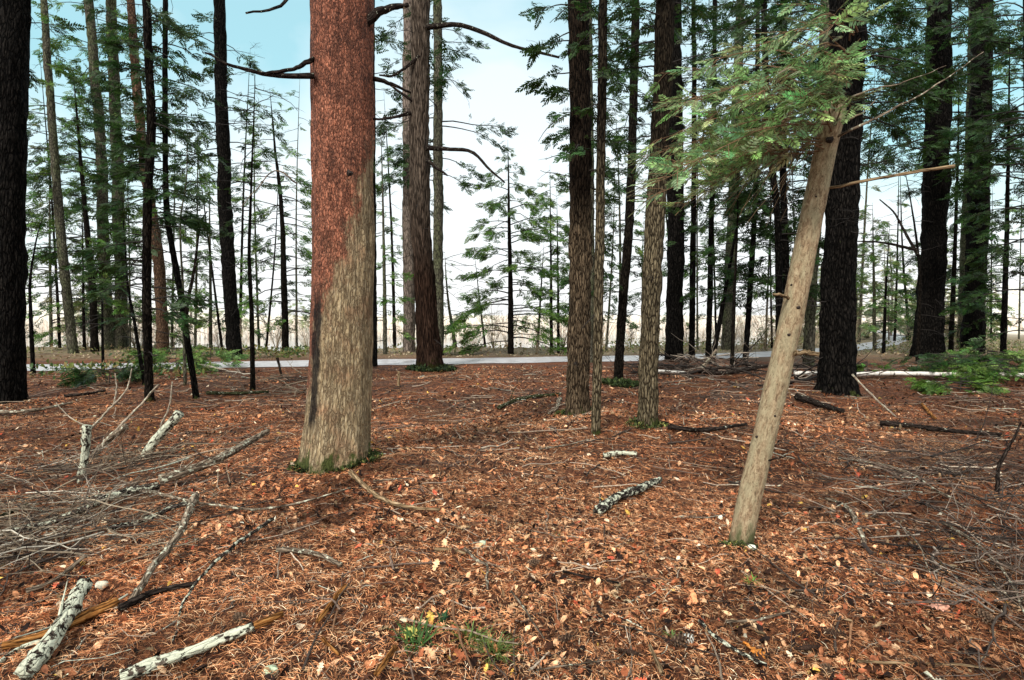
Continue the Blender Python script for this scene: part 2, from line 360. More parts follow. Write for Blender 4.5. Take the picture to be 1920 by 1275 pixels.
def smooth_path(P, n):
    P = np.asarray(P, float)
    if len(P) == 2: return P[0]+(P[1]-P[0])*np.linspace(0, 1, n)[:, None]
    d = np.concatenate([[0], np.cumsum(np.linalg.norm(np.diff(P, axis=0), axis=1))])
    Q = np.vstack([2*P[0]-P[1], P, 2*P[-1]-P[-2]]); out = []
    for s in np.linspace(0, d[-1], n):
        i = min(np.searchsorted(d, s, 'right')-1, len(P)-2); t = (s-d[i])/(d[i+1]-d[i])
        a, b_, c_, e = Q[i], Q[i+1], Q[i+2], Q[i+3]
        out.append(.5*(2*b_+(c_-a)*t+(2*a-5*b_+4*c_-e)*t*t+(3*b_-a-3*c_+e)*t**3))
    return np.array(out)
def tag(o, label=None, cat=None, group=None, kind=None):
    if label: o['label'] = label
    if cat: o['category'] = cat
    if group: o['group'] = group
    if kind: o['kind'] = kind
    return o
def empty(name, loc, label, cat, group=None):
    o = bpy.data.objects.new(name, None); C.objects.link(o); o.location = loc; o.empty_display_size = .2
    return tag(o, label, cat, group)
# ------------------------------------------------------------------ foliage
def kite(L, W):   # flat leaf along +x
    return np.array([[0, 0, 0], [L*.45, W/2, .0], [L, 0, -.01*L], [L*.45, -W/2, .0]])
def spray_template(n, kl, kw, ang=55):
    out = []
    for i in range(n):
        t = .08+.9*i/n
        for s in (1, -1):
            a = math.radians(ang*(1-.35*t))*s
            k = kite(kl*(1-.55*t)*(.8+.4*random.random()), kw)
            c, s_ = math.cos(a), math.sin(a)
            k = np.stack([k[:, 0]*c-k[:, 1]*s_+t, k[:, 0]*s_+k[:, 1]*c, k[:, 2]+random.uniform(-.04, .04)-.12*np.abs(k[:, 0]*s_)], 1)
            out.append(k)
    k = kite(.2, kw); k[:, 0] += .95; out.append(k)
    return np.array(out).reshape(-1, 3)
SP_FAR = spray_template(5, .45, .15)
SP_MID = spray_template(7, .42, .12)
SP_NEAR = spray_template(9, .40, .095)
def put_sprays(mb, tmpl, O, X, roll, S, col, mi=1):
    O = np.asarray(O); X = np.asarray(X); X = X/(np.linalg.norm(X, axis=1, keepdims=True)+1e-9)
    up = np.array([0, 0, 1.]); Yv = np.cross(up, X); Yv /= np.linalg.norm(Yv, axis=1, keepdims=True)+1e-9
    Z = np.cross(X, Yv); c = np.cos(roll)[:, None]; s = np.sin(roll)[:, None]
    Y2 = c*Yv+s*Z; Z2 = -s*Yv+c*Z
    S = np.asarray(S)[:, None, None]
    V = O[:, None]+S*(tmpl[None, :, 0:1]*X[:, None]+tmpl[None, :, 1:2]*Y2[:, None]+tmpl[None, :, 2:3]*Z2[:, None])
    m_ = len(tmpl); n = len(O)
    cc = np.repeat(col, m_, axis=0)*(.55+.9*np.repeat(rng.random(n*m_//4), 4))[:, None]
    mb.add(V.reshape(-1, 3), Q=np.arange(n*m_).reshape(-1, 4), col=cc, mi=mi)
GREENS = {'dark': (.030, .068, .016), 'mid': (.10, .19, .035), 'light': (.17, .28, .08), 'blue': (.27, .42, .17), 'olive': (.17, .2, .07), 'pale': (.36, .42, .24)}
def limb(mb, p0, az, L, r, elev, droop, tmpl, ssz, green, dens=1., bare=.25, twigcol=(.03, .024, .02), mi_leaf=1, layers=1):
    n = 9
    t = np.linspace(0, 1, n)
    d = np.array([math.cos(az), math.sin(az), 0.])
    wob = np.cumsum(rng.normal(0, .035*L, (n, 3)), axis=0)*(t[:, None]); wob[:, 2] *= .6
    z = L*(math.tan(elev)*t-droop*t*t)
    P = p0+d*L*t[:, None]+np.stack([0*z, 0*z, z], 1)+wob
    tubes(mb, P, r*(1-.8*t)+.002, 4, col=twigcol, mi=0, cap=False)
    if tmpl is None: 
        # bare side twigs
        m_ = int(L*5*dens)+1
        ti = rng.uniform(.15, .95, m_); B = np.array([np.interp(ti, t, P[:, a]) for a in range(3)]).T
        an = az+rng.choice([-1, 1], m_)*rng.uniform(.4, 1.2, m_); l = L*.35*(1-ti*.6)*rng.uniform(.5, 1.2, m_)
        E = np.stack([np.cos(an)*l, np.sin(an)*l, rng.uniform(-.35, .25, m_)*l], 1)
        tubes(mb, B[:, None]+E[:, None]*np.linspace(0, 1, 4)[None, :, None]+rng.normal(0, .03, (m_, 4, 3))*l[:, None, None], np.outer(np.full(m_, r*.3+.0015), [1, .8, .6, .3]), 3, col=twigcol, mi=0, cap=False)
        return P
    m_ = max(4, int(L/ssz*5.2*dens))
    ti = bare+(1-bare)*np.sqrt(rng.random(m_)); ti = np.concatenate([ti, [.98]])
    m_ += 1
    B = np.array([np.interp(ti, t, P[:, a]) for a in range(3)]).T
    side = rng.choice([-1., 1.], m_)
    an = az+side*rng.uniform(.35, 1.15, m_); an[-1] = az
    el = rng.uniform(-.7, .3, m_)-droop*.5*ti
    ext = rng.uniform(0, 1, m_)*L*.30*(1-ti*.7)
    X = np.stack([np.cos(an)*np.cos(el), np.sin(an)*np.cos(el), np.sin(el)], 1)
    O = B+X*ext[:, None]*.8
    sel = ext > .1
    if sel.any(): tubes(mb, np.stack([B[sel], B[sel]+X[sel]*(ext[sel, None]*.4)+[0, 0, .01], O[sel]], 1), np.full((sel.sum(), 3), .003), 3, col=twigcol, mi=0, cap=False)
    g = np.array(GREENS[green])
    col = g*(.6+.8*rng.random((m_, 1)))*(1+.25*rng.normal(0, 1, (m_, 3))*[.6, .3, .4])
    put_sprays(mb, tmpl, O, X, rng.normal(0, .75, m_), ssz*rng.uniform(.55, 1.2, m_), np.clip(col, .005, 1), mi_leaf)
    return P
def radius_at(path, rad, z): return np.interp(z, path[:, 2], rad)
def center_at(path, z): return np.array([np.interp(z, path[:, 2], path[:, a]) for a in range(2)]+[z])
# ------------------------------------------------------------------ trees
def tree(name, label, pts, w0, w1, barkkey, crowns=(), dead=0, deadlen=.8, Y=None, cat='tree', group=None, flare=(.35, .18), limbs=(), green='dark', k=16, dens=1., seed=None, tip=False, lean_out=False, tmpl=None, knots=(), ext=True):
    """pts: photo pixels from the foot upward; w0, w1: photo widths. crowns: (ytop, ybottom, L px at top, L px at bottom, count)"""
    g = ground(*pts[0]) if Y is None else None
    Yd = g[1] if Y is None else Y
    W = [at(x, y, Yd) for x, y in pts]
    if Y is not None: W[0][2] = min(W[0][2], float(height(W[0][0], Yd)))
    foot = W[0].copy()
    W = np.array(W)
    if not tip and ext:
        d = W[-1]-W[-2]; d /= np.linalg.norm(d); W = np.vstack([W, W[-1]+d*max(.8, Yd*.12)])
    W = np.vstack([[W[0]-(W[1]-W[0])/np.linalg.norm(W[1]-W[0])*.12], W])
    n = int(np.clip(np.linalg.norm(W[-1]-W[0])*(22 if Yd < 9 else 11), 14, 170))
    P = smooth_path(W, n)
    zf = np.clip((P[:, 2]-foot[2])/(W[-1][2]-foot[2]), 0, 1)
    r0, r1 = w0*Yd/F/2/(1+.45*flare[0]), w1*Yd/F/2
    ca = math.cos(math.atan((pts[0][0]-960)/F)); r0 *= ca; r1 *= ca
    R = r0+(r1-r0)*zf
    if tip: R = np.maximum(r0*(1-zf)**.8, .004)
    if not lean_out:
        P[:, 0] += .16*r0*vn(P[:, 2]*.9, P[:, 2]*0+foot[0]*3)*np.clip(zf*6, 0, 1); P[:, 1] += .2*r0*vn(P[:, 2]*.9, P[:, 2]*0+foot[0]*5)
    root = empty(name, foot, label, cat, group)
    mb = MB()
    kk = 72 if barkkey == 'red' else k
    tubes(mb, P, R, kk, rough=.13 if Yd > 6 else .05, flare=(flare[0], flare[1]*min(max(r0/.2, .5), 1.4), 3 if r0 < .2 else 5, random.random()*6))
    # bark coordinate must start at the ground
    mb.b[0] = mb.b[0]-[0, 0, .12]
    tr = mb.build('trunk', M[barkkey], root, origin=foot)
    pxm = Yd/F
    tmpl = tmpl if tmpl is not None else (SP_MID if Yd < 14 else SP_FAR)
    ssz = .24 if Yd < 14 else .32
    twc = (.022, .018, .015)
    if crowns or dead:
        mb = MB()
        def gz(y): return at(960, y, Yd)[2]
        for (yt, yb, lt, lb, cnt) in crowns:
            zt, zb = gz(yt), gz(yb)
            cnt = max(3, int(cnt*(1.0 if pts[0][0] > 1280 else 1.15)))
            for i in range(cnt):
                t = (i+random.random())/cnt
                z = zt+(zb-zt)*t; L = (lt+(lb-lt)*t)*pxm*random.uniform(.65, 1.2)
                az = random.uniform(0, 2*PI)
                # limbs read better spread across the view
                if random.random() < .45: az = random.choice([0, PI])+random.uniform(-.7, .7)
                limb(mb, center_at(P, z), az, L, .006+L*.008, random.uniform(-.05, .3), random.uniform(.15, .5), tmpl, min(ssz, L*.5), green, dens, bare=.15 if L < 1 else .28, twigcol=twc)
        zs = np.linspace(max(foot[2]+.9, 0.5), P[-1, 2], 50)
        for i in range(dead):
            z = foot[2]+.7+(P[-1, 2]-foot[2]-.7)*random.random()
            db = mb if (Yd > 30 and crowns) else MB()
            limb(db, center_at(P, z), random.uniform(0, 2*PI), deadlen*random.uniform(.3, 1.2), .005+.004*min(1, deadlen), random.uniform(-.35, .35), random.uniform(-.1, .4), None, .3, green, 1., twigcol=twc)
            if db is not mb: db.build('dead_branch', M['twig'], root, origin=foot)
        if crowns: mb.build('crown', [M['twig'], M['needles']], root, origin=foot)
    for (lp, a, b_, mk) in limbs:
        mb = MB()
        LP = smooth_path([at(x, y, Yd-dy) for x, y, dy in [(q+(0,))[:3] for q in lp]], 16)
        LP += np.cumsum(rng.normal(0, .004, LP.shape), axis=0)
        rr = np.linspace(a, b_, 16)*pxm/2
        tubes(mb, LP, rr, 8, rough=.12)
        mb.build('branch', M[mk], root, origin=foot)
    for (kx, ky, kr) in knots:
        mb = MB(); z = at(kx, ky, Yd)[2]; c = center_at(P, z); r = radius_at(P, R, z)
        x = at(kx, ky, Yd-r)[0]-c[0]; yy = -math.sqrt(max(r*r-x*x, 1e-5)); nrm = np.array([x, yy, 0])/r
        kr_ = kr*Yd/F
        p = c+np.array([x, yy, 0])
        tubes(mb, [p-nrm*.012, p+nrm*.002, p+nrm*.006, p+nrm*.001], [kr_*1.2, kr_*1.15, kr_*.75, kr_*.3], 10, rough=.2)
        mb.build('knot', M['knot'], root, origin=foot)
    return root, P, R

exec_trees = []
def build_trees():
    D = 'dark'
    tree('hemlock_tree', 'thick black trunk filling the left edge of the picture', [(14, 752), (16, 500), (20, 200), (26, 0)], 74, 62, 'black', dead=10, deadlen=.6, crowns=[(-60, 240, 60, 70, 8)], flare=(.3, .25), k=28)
    tree('leaning_sapling', 'thin crooked dark sapling just right of the black edge trunk', [(62, 702), (58, 600), (56, 530), (66, 460), (78, 415), (100, 380)], 12, 5, 'black', dead=8, deadlen=.8, tip=True)
    tree('spruce_tree', 'slender grey brown trunk leaning left beyond the road, first from the left', [(137, 662), (122, 520), (105, 330), (90, 130), (82, 0)], 24, 12, 'grey', crowns=[(20, 560, 45, 85, 36)], dead=8, green='mid')
    tree('hemlock_tree', 'narrow dark trunk with a broken off top at the left of the twin pale trunks', [(178, 660), (172, 520), (160, 400), (148, 260), (137, 130)], 20, 7, 'dark', crowns=[(130, 300, 25, 60, 12), (300, 520, 70, 80, 14)], dead=10, green='dark', Y=22.5, tip=True)
    tree('pine_tree', 'left one of the twin pale trunks, speckled with dark scars', [(204, 658), (196, 500), (190, 300), (176, 120), (166, 0)], 28, 16, 'grey', crowns=[(0, 600, 60, 105, 44)], dead=10, green='mid', Y=24)
    tree('pine_tree', 'right one of the twin pale trunks, straight and greenish', [(229, 658), (226, 500), (220, 300), (212, 120), (208, 0)], 30, 18, 'grey', crowns=[(-20, 620, 50, 120, 40)], dead=10, green='mid', Y=25)
    tree('dead_sapling', 'short black stem standing in front of the road below the twin pale trunks', [(193, 694), (192, 600), (191, 480)], 8, 3, 'black', dead=9, deadlen=.7, tip=True)
    tree('leaning_sapling', 'black stem bowing left away from the mossy footed trunk', [(270, 665), (253, 610), (240, 540), (235, 470), (228, 360)], 10, 5, 'black', dead=8, deadlen=.7, Y=11.5, tip=True)
    tree('hemlock_tree', 'dark knobbly trunk with a mossy foot at the left among ferny green boughs', [(280, 750), (276, 600), (276, 400), (283, 220), (275, 0)], 22, 16, 'dark', crowns=[(0, 600, 60, 90, 40)], dead=16, deadlen=.7, green='dark', flare=(.5, .2))
    tree('spruce_tree', 'reddish trunk curving up behind the dark knobbly trunk', [(305, 660), (302, 560), (292, 450), (265, 260), (245, 0)], 29, 13, 'redbrown', crowns=[(0, 500, 55, 80, 32)], dead=8, green='dark', Y=22)
    tree('forked_sapling', 'slim black tree curving left and forking near its foot', [(368, 747), (352, 640), (340, 560), (322, 460), (312, 380), (310, 200), (310, 0)], 15, 9, 'black', crowns=[(30, 430, 60, 85, 30)], dead=12, limbs=[([(348, 620), (352, 570), (364, 510), (370, 460), (376, 420), (390, 396)], 8, 2, 'darkstick')], flare=(.4, .12))
    tree('dead_sapling', 'thin grey stem rising behind the forked black sapling', [(347, 722), (344, 560), (338, 420), (350, 330), (350, 180)], 8, 3, 'grey', dead=24, deadlen=1.1, crowns=[(180, 420, 15, 60, 12)], green='mid', tip=True)
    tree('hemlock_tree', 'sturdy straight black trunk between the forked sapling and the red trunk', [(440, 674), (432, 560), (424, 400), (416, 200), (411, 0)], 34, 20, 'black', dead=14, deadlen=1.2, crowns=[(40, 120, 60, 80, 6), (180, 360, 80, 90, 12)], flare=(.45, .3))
    tree('slender_hemlock', 'thin dark pole with a pointed tip between the black trunk and the red trunk', [(474, 732), (472, 600), (467, 470), (472, 330), (478, 140)], 12, 3, 'dark', dead=30, deadlen=.9, crowns=[(150, 460, 8, 45, 12)], tip=True)
    tree('young_hemlock', 'young hemlock with tiered boughs standing beyond the road left of the red trunk', [(535, 664), (533, 540), (527, 380), (515, 270), (506, 165)], 17, 4, 'dark', crowns=[(170, 330, 15, 60, 12), (330, 600, 70, 95, 26)], dead=6, green='mid', tip=True)
    tree('old_pine', 'huge rust red trunk with tan lower bark and a black resin streak, nearest big tree', [(630, 862), (640, 700), (641, 500), (641, 300), (643, 0)], 130, 112, 'red', flare=(.22, .28), cat='tree', k=72, knots=[(655, 337, 6)],
         limbs=[([(590, 142, .25), (515, 139, .35), (440, 121, .5), (385, 92, .6)], 11, 3, 'darkstick'), ([(590, 110, .2), (545, 128, .3), (500, 133, .4)], 9, 5, 'darkstick'), ([(600, -70, .1), (545, -8, .2), (525, 14, .3), (465, 24, .4)], 9, 3, 'darkstick'),
                ([(680, 50, .1), (712, 22, .1), (765, 12, 0)], 20, 8, 'darkstick'), ([(690, 145, 0), (720, 152, 0), (768, 172, -.2)], 10, 4, 'darkstick'), ([(690, 222, 0), (730, 220, 0), (765, 210, -.2)], 5, 2, 'darkstick'),
                ([(560, 345, .2), (520, 320, .3), (490, 352, .4), (460, 385, .5)], 3, 1, 'stick')])
    tree('hemlock_tree', 'narrow black trunk half hidden behind the right side of the red trunk', [(701, 688), (699, 500), (697, 200), (697, 0)], 16, 12, 'black', crowns=[(60, 330, 40, 50, 10)], dead=6)
    tree('young_hemlock', 'thin pale stemmed hemlock beyond the road just right of the red trunk', [(722, 664), (720, 480), (714, 230)], 10, 3, 'grey', crowns=[(240, 640, 18, 50, 26)], green='mid', dead=8, tip=True)
    tree('spruce_tree', 'pale brown trunk tucked behind the left of the stripy cedar', [(767, 662), (766, 400), (765, 0)], 27, 18, 'pale', crowns=[(0, 400, 60, 60, 12)], dead=16, deadlen=1.6, Y=22)
    tree('cedar_tree', 'stripy barked cedar with a dark mossy foot beside the road', [(806, 692), (800, 600), (793, 480), (787, 350), (789, 0)], 50, 30, 'strip', dead=26, deadlen=1.0, flare=(.5, .35), k=30,
         crowns=[(20, 210, 60, 60, 6)],
         limbs=[([(800, 50, .2), (860, 46, .5), (910, 62, .6), (960, 85, .7), (1050, 108, .8)], 10, 4, 'darkstick'), ([(798, 278, .2), (850, 280, .3), (885, 286, .3), (915, 318, .3), (945, 345, .3)], 9, 3, 'darkstick'), ([(786, 105, .2), (740, 140, .4), (712, 140, .5)], 7, 3, 'darkstick'), ([(770, 212, .2), (738, 221, .3), (718, 222, .4)], 7, 4, 'darkstick'), ([(800, 300, .2), (820, 315, .3), (838, 328, .3)], 8, 3, 'darkstick'), ([(785, 195, .1), (745, 170, .3), (715, 148, .4)], 6, 3, 'darkstick')])
    # foliage on the drooping limb of the cedar
    tree('hemlock_tree', 'grey green trunk close behind the right of the stripy cedar', [(823, 664), (822, 400), (820, 0)], 22, 15, 'grey', crowns=[(20, 160, 60, 70, 8), (200, 340, 110, 110, 12)], dead=14, deadlen=1.5, green='dark', Y=21)
    tree('young_hemlock', 'young hemlock with layered boughs alone in the open middle beyond the road', [(958, 664), (956, 480), (952, 262)], 14, 3, 'dark', crowns=[(275, 380, 14, 60, 14), (380, 640, 65, 125, 44)], green='mid', dead=4, tip=True, dens=1.2)
    tree('young_hemlock', 'small bright green hemlock left of the thin pair of poles', [(1034, 662), (1033, 500), (1031, 310)], 8, 3, 'dark', crowns=[(318, 520, 18, 55, 24)], green='mid', dead=8, tip=True, dens=1.3)
    tree('dead_sapling', 'thin bare pole beyond the road left of the two tone dark trunk', [(1047, 662), (1046, 500), (1044, 360)], 7, 3, 'dark', dead=16, deadlen=.6, tip=True)
    tree('hemlock_tree', 'tall dark trunk with a brown lower half beside the thin brown pole', [(1082, 778), (1086, 560), (1088, 300), (1085, 0)], 52, 36, 'brown', flare=(.5, .2), k=28, crowns=[(-20, 110, 90, 120, 8), (120, 350, 70, 80, 8)], dead=10, deadlen=.8)
    tree('pine_tree', 'pale trunk behind the two tone dark trunk', [(1105, 664), (1106, 400), (1102, 0)], 20, 14, 'grey', crowns=[(0, 600, 60, 60, 34)], dead=10, Y=18)
    tree('slender_hemlock', 'thin straight brown pole nearest the path between two thicker trunks', [(1117, 812), (1121, 600), (1125, 400), (1131, 0)], 20, 16, 'olive', flare=(.25, .08), dead=8, deadlen=.5, crowns=[(20, 220, 45, 55, 6)])
    tree('hemlock_tree', 'dark tree leaning right from a mossy mound', [(1159, 716), (1168, 560), (1181, 400), (1187, 200), (1192, 0)], 24, 14, 'dark', flare=(.8, .2), crowns=[(0, 560, 60, 60, 32)], dead=12, green='dark')
    tree('dead_sapling', 'thin grey stem between the brown pole and the mound tree', [(1163, 668), (1162, 400), (1154, 200)], 8, 4, 'grey', dead=10, crowns=[(220, 460, 20, 40, 12)], green='mid', Y=20, tip=True)
    tree('hemlock_tree', 'brown trunk with ridged bark rising behind the bright green spray', [(1214, 797), (1220, 600), (1228, 400), (1243, 150), (1248, 0)], 42, 32, 'olive', flare=(.3, .12), k=26, crowns=[(-30, 130, 80, 100, 8)], dead=8, deadlen=.8)
    tree('hemlock_tree', 'coal black trunk behind the brown ridged trunk', [(1264, 677), (1266, 400), (1263, 0)], 40, 26, 'black', crowns=[(0, 300, 60, 60, 14)], dead=12, flare=(.4, .3))
    tree('slender_hemlock', 'straight black pole just right of the coal black trunk', [(1297, 674), (1299, 500), (1302, 200), (1300, 0)], 14, 7, 'black', crowns=[(-20, 520, 60, 60, 34)], dead=14)
    tree('slender_hemlock', 'second straight black pole right of the coal black trunk', [(1328, 674), (1332, 500), (1338, 250), (1340, 0)], 13, 7, 'black', crowns=[(-20, 560, 60, 65, 36)], dead=14)
    tree('leaning_sapling', 'black stem leaning right over the tangle of roots', [(1334, 682), (1350, 600), (1368, 500), (1386, 400), (1400, 330)], 13, 5, 'black', crowns=[(340, 520, 40, 60, 10)], dead=8, tip=True)
    tree('pine_tree', 'broad greenish trunk fading behind the leaning black stem', [(1364, 655), (1370, 500), (1380, 250), (1388, 0)], 28, 14, 'grey', crowns=[(-20, 560, 90, 95, 46)], green='mid', dead=8, Y=25)
    tree('slender_hemlock', 'short black pole standing before the broad greenish trunk', [(1372, 697), (1376, 580), (1382, 430), (1384, 280)], 10, 4, 'dark', crowns=[(290, 420, 30, 50, 10)], dead=12, tip=True)
    tree('slender_hemlock', 'black pole leaning slightly right, midway to the tan leaning trunk', [(1397, 684), (1405, 560), (1415, 400), (1420, 200), (1420, 0)], 13, 7, 'black', crowns=[(-20, 560, 80, 70, 44)], dead=16)
    tree('hemlock_tree', 'left stem of the dark pair behind the tan leaning trunk', [(1462, 672), (1460, 500), (1456, 380), (1440, 250), (1432, 0)], 17, 10, 'black', crowns=[(-20, 460, 110, 90, 44)], dead=10, Y=15)
    tree('hemlock_tree', 'right stem of the dark pair behind the tan leaning trunk', [(1478, 672), (1474, 500), (1468, 300), (1470, 0)], 16, 12, 'black', crowns=[(-20, 560, 110, 90, 46)], dead=10, Y=16)
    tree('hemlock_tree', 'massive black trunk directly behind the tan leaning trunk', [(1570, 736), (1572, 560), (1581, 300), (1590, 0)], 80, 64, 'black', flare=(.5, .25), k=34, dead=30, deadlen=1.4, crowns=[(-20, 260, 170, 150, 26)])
    tree('hemlock_tree', 'greenish trunk showing left of the massive black trunk near the top', [(1516, 668), (1524, 500), (1540, 250), (1550, 0)], 26, 22, 'grey', crowns=[(-20, 380, 150, 120, 36)], dead=8, Y=17)
    tree('dead_sapling', 'thin black stem hugging the right side of the massive black trunk', [(1597, 702), (1590, 610), (1586, 540)], 9, 5, 'black', dead=6, deadlen=.8, tip=True)
    tree('bare_tree', 'bare forked grey tree in front of the left black trunk on the right', [(1722, 650), (1724, 560), (1722, 480), (1708, 380), (1690, 290)], 11, 4, 'dark', dead=14, deadlen=1.4, Y=19, tip=True, limbs=[([(1722, 480), (1700, 440), (1678, 400), (1650, 375)], 6, 2, 'darkstick'), ([(1722, 470), (1650, 455), (1600, 452)], 6, 2, 'darkstick')])
    tree('hemlock_tree', 'wide black trunk with a spreading foot, left of the two big ones on the right', [(1738, 668), (1747, 500), (1757, 250), (1762, 0)], 62, 42, 'black', flare=(.35, .5), k=28, dead=26, deadlen=1.6, crowns=[(-20, 330, 150, 130, 34)])
    tree('pine_tree', 'pale trunk close behind the rightmost big black trunk', [(1802, 660), (1808, 500), (1818, 250), (1825, 0)], 22, 14, 'grey', crowns=[(0, 620, 70, 80, 36)], Y=25, green='mid')
    tree('hemlock_tree', 'big black trunk, rightmost of the large ones', [(1822, 660), (1834, 400), (1842, 0)], 50, 38, 'black', flare=(.3, .4), k=26, dead=24, deadlen=1.6, crowns=[(-20, 360, 150, 130, 36)])
    tree('slender_hemlock', 'thin dark trunk between the two big black trunks on the right', [(1783, 655), (1790, 480), (1796, 300), (1798, 120)], 13, 5, 'dark', crowns=[(130, 620, 40, 70, 40)], dead=10, Y=22, tip=True)
    tree('slender_hemlock', 'thin straight black trunk near the right edge of the picture', [(1881, 656), (1887, 450), (1891, 250), (1894, 40)], 16, 6, 'black', crowns=[(0, 600, 70, 85, 50)], dead=12, Y=20, tip=True)
    tree('young_hemlock', 'light green young hemlock between the massive trunk and the two big right trunks', [(1640, 655), (1638, 500), (1636, 380)], 10, 3, 'grey', crowns=[(385, 620, 20, 60, 30)], green='light', Y=24, tip=True)
    tree('dead_sapling', 'thin dark stem standing right beside the light green young hemlock', [(1657, 655), (1660, 560), (1668, 420)], 9, 4, 'black', dead=12, crowns=[(420, 560, 20, 50, 10)], green='mid', Y=22, tip=True)
    tree('young_hemlock', 'feathery hemlock at the right edge of the picture', [(1930, 655), (1925, 300), (1922, -40)], 14, 8, 'dark', crowns=[(0, 620, 140, 120, 60)], green='dark', Y=17)
    tree('young_hemlock', 'drooping hemlock behind the thin poles left of the red trunk', [(395, 660), (394, 500), (392, 300)], 9, 3, 'grey', crowns=[(310, 470, 20, 40, 12), (470, 620, 35, 70, 10)], green='mid', Y=24, tip=True)
    tree('spruce_tree', 'wide dark spruce boughs behind the leaning sapling at the left', [(96, 660), (94, 500), (92, 260)], 9, 4, 'grey', crowns=[(200, 620, 50, 110, 44)], green='dark', Y=25, tip=True)
    rs = random.Random(4)
    for i in range(30):
        x = [490, 560, 745, 860, 905, 1005, 1065, 1140, 1205, 1275, 1315, 1350, 1430, 1445, 1500, 1610, 1672, 1700, 1765, 1860, 1905, 120, 160, 215, 250, 330, 360, 410, 455, 505][i]+rs.uniform(-8, 8)
        top = rs.uniform(60, 420) if not 840 < x < 1060 else rs.uniform(430, 520)
        ln = rs.gauss(0, 18)
        tree('thin_sapling', 'thin twiggy sapling among the trees beyond the road', [(x, 655), (x+ln*.5+rs.uniform(-5, 5), (655+top)/2), (x+ln, top)], rs.uniform(5, 9), 2, 'dark' if rs.random() < .6 else 'grey', Y=rs.uniform(22.5, 27)+.04*max(0, (x-960)/F*24-4)**2, k=6,
             crowns=[(top+20, 620, 12, rs.uniform(25, 60), rs.randint(8, 20))], green=rs.choice(['dark', 'mid', 'mid', 'olive']), dead=14, deadlen=1.3, group='thin saplings beyond the road', tip=True, dens=.8)
    # far trees; the haze is put into their pale colours
    r = random.Random(9)
    for i in range(34):
        x = 1500+i*15+r.uniform(-12, 12) if i < 24 else r.choice([60+i*4, 300+(i-24)*28])
        yb = 640; Yd = r.uniform(34, 46) if i < 24 else 62
        top = r.uniform(400, 540) if i < 24 else r.uniform(520, 560)
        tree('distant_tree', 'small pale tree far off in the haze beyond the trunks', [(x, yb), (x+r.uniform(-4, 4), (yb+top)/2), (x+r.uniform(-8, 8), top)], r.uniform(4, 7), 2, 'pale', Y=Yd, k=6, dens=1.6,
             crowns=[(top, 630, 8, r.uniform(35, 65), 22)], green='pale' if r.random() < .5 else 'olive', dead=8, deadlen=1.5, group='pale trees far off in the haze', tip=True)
build_trees()
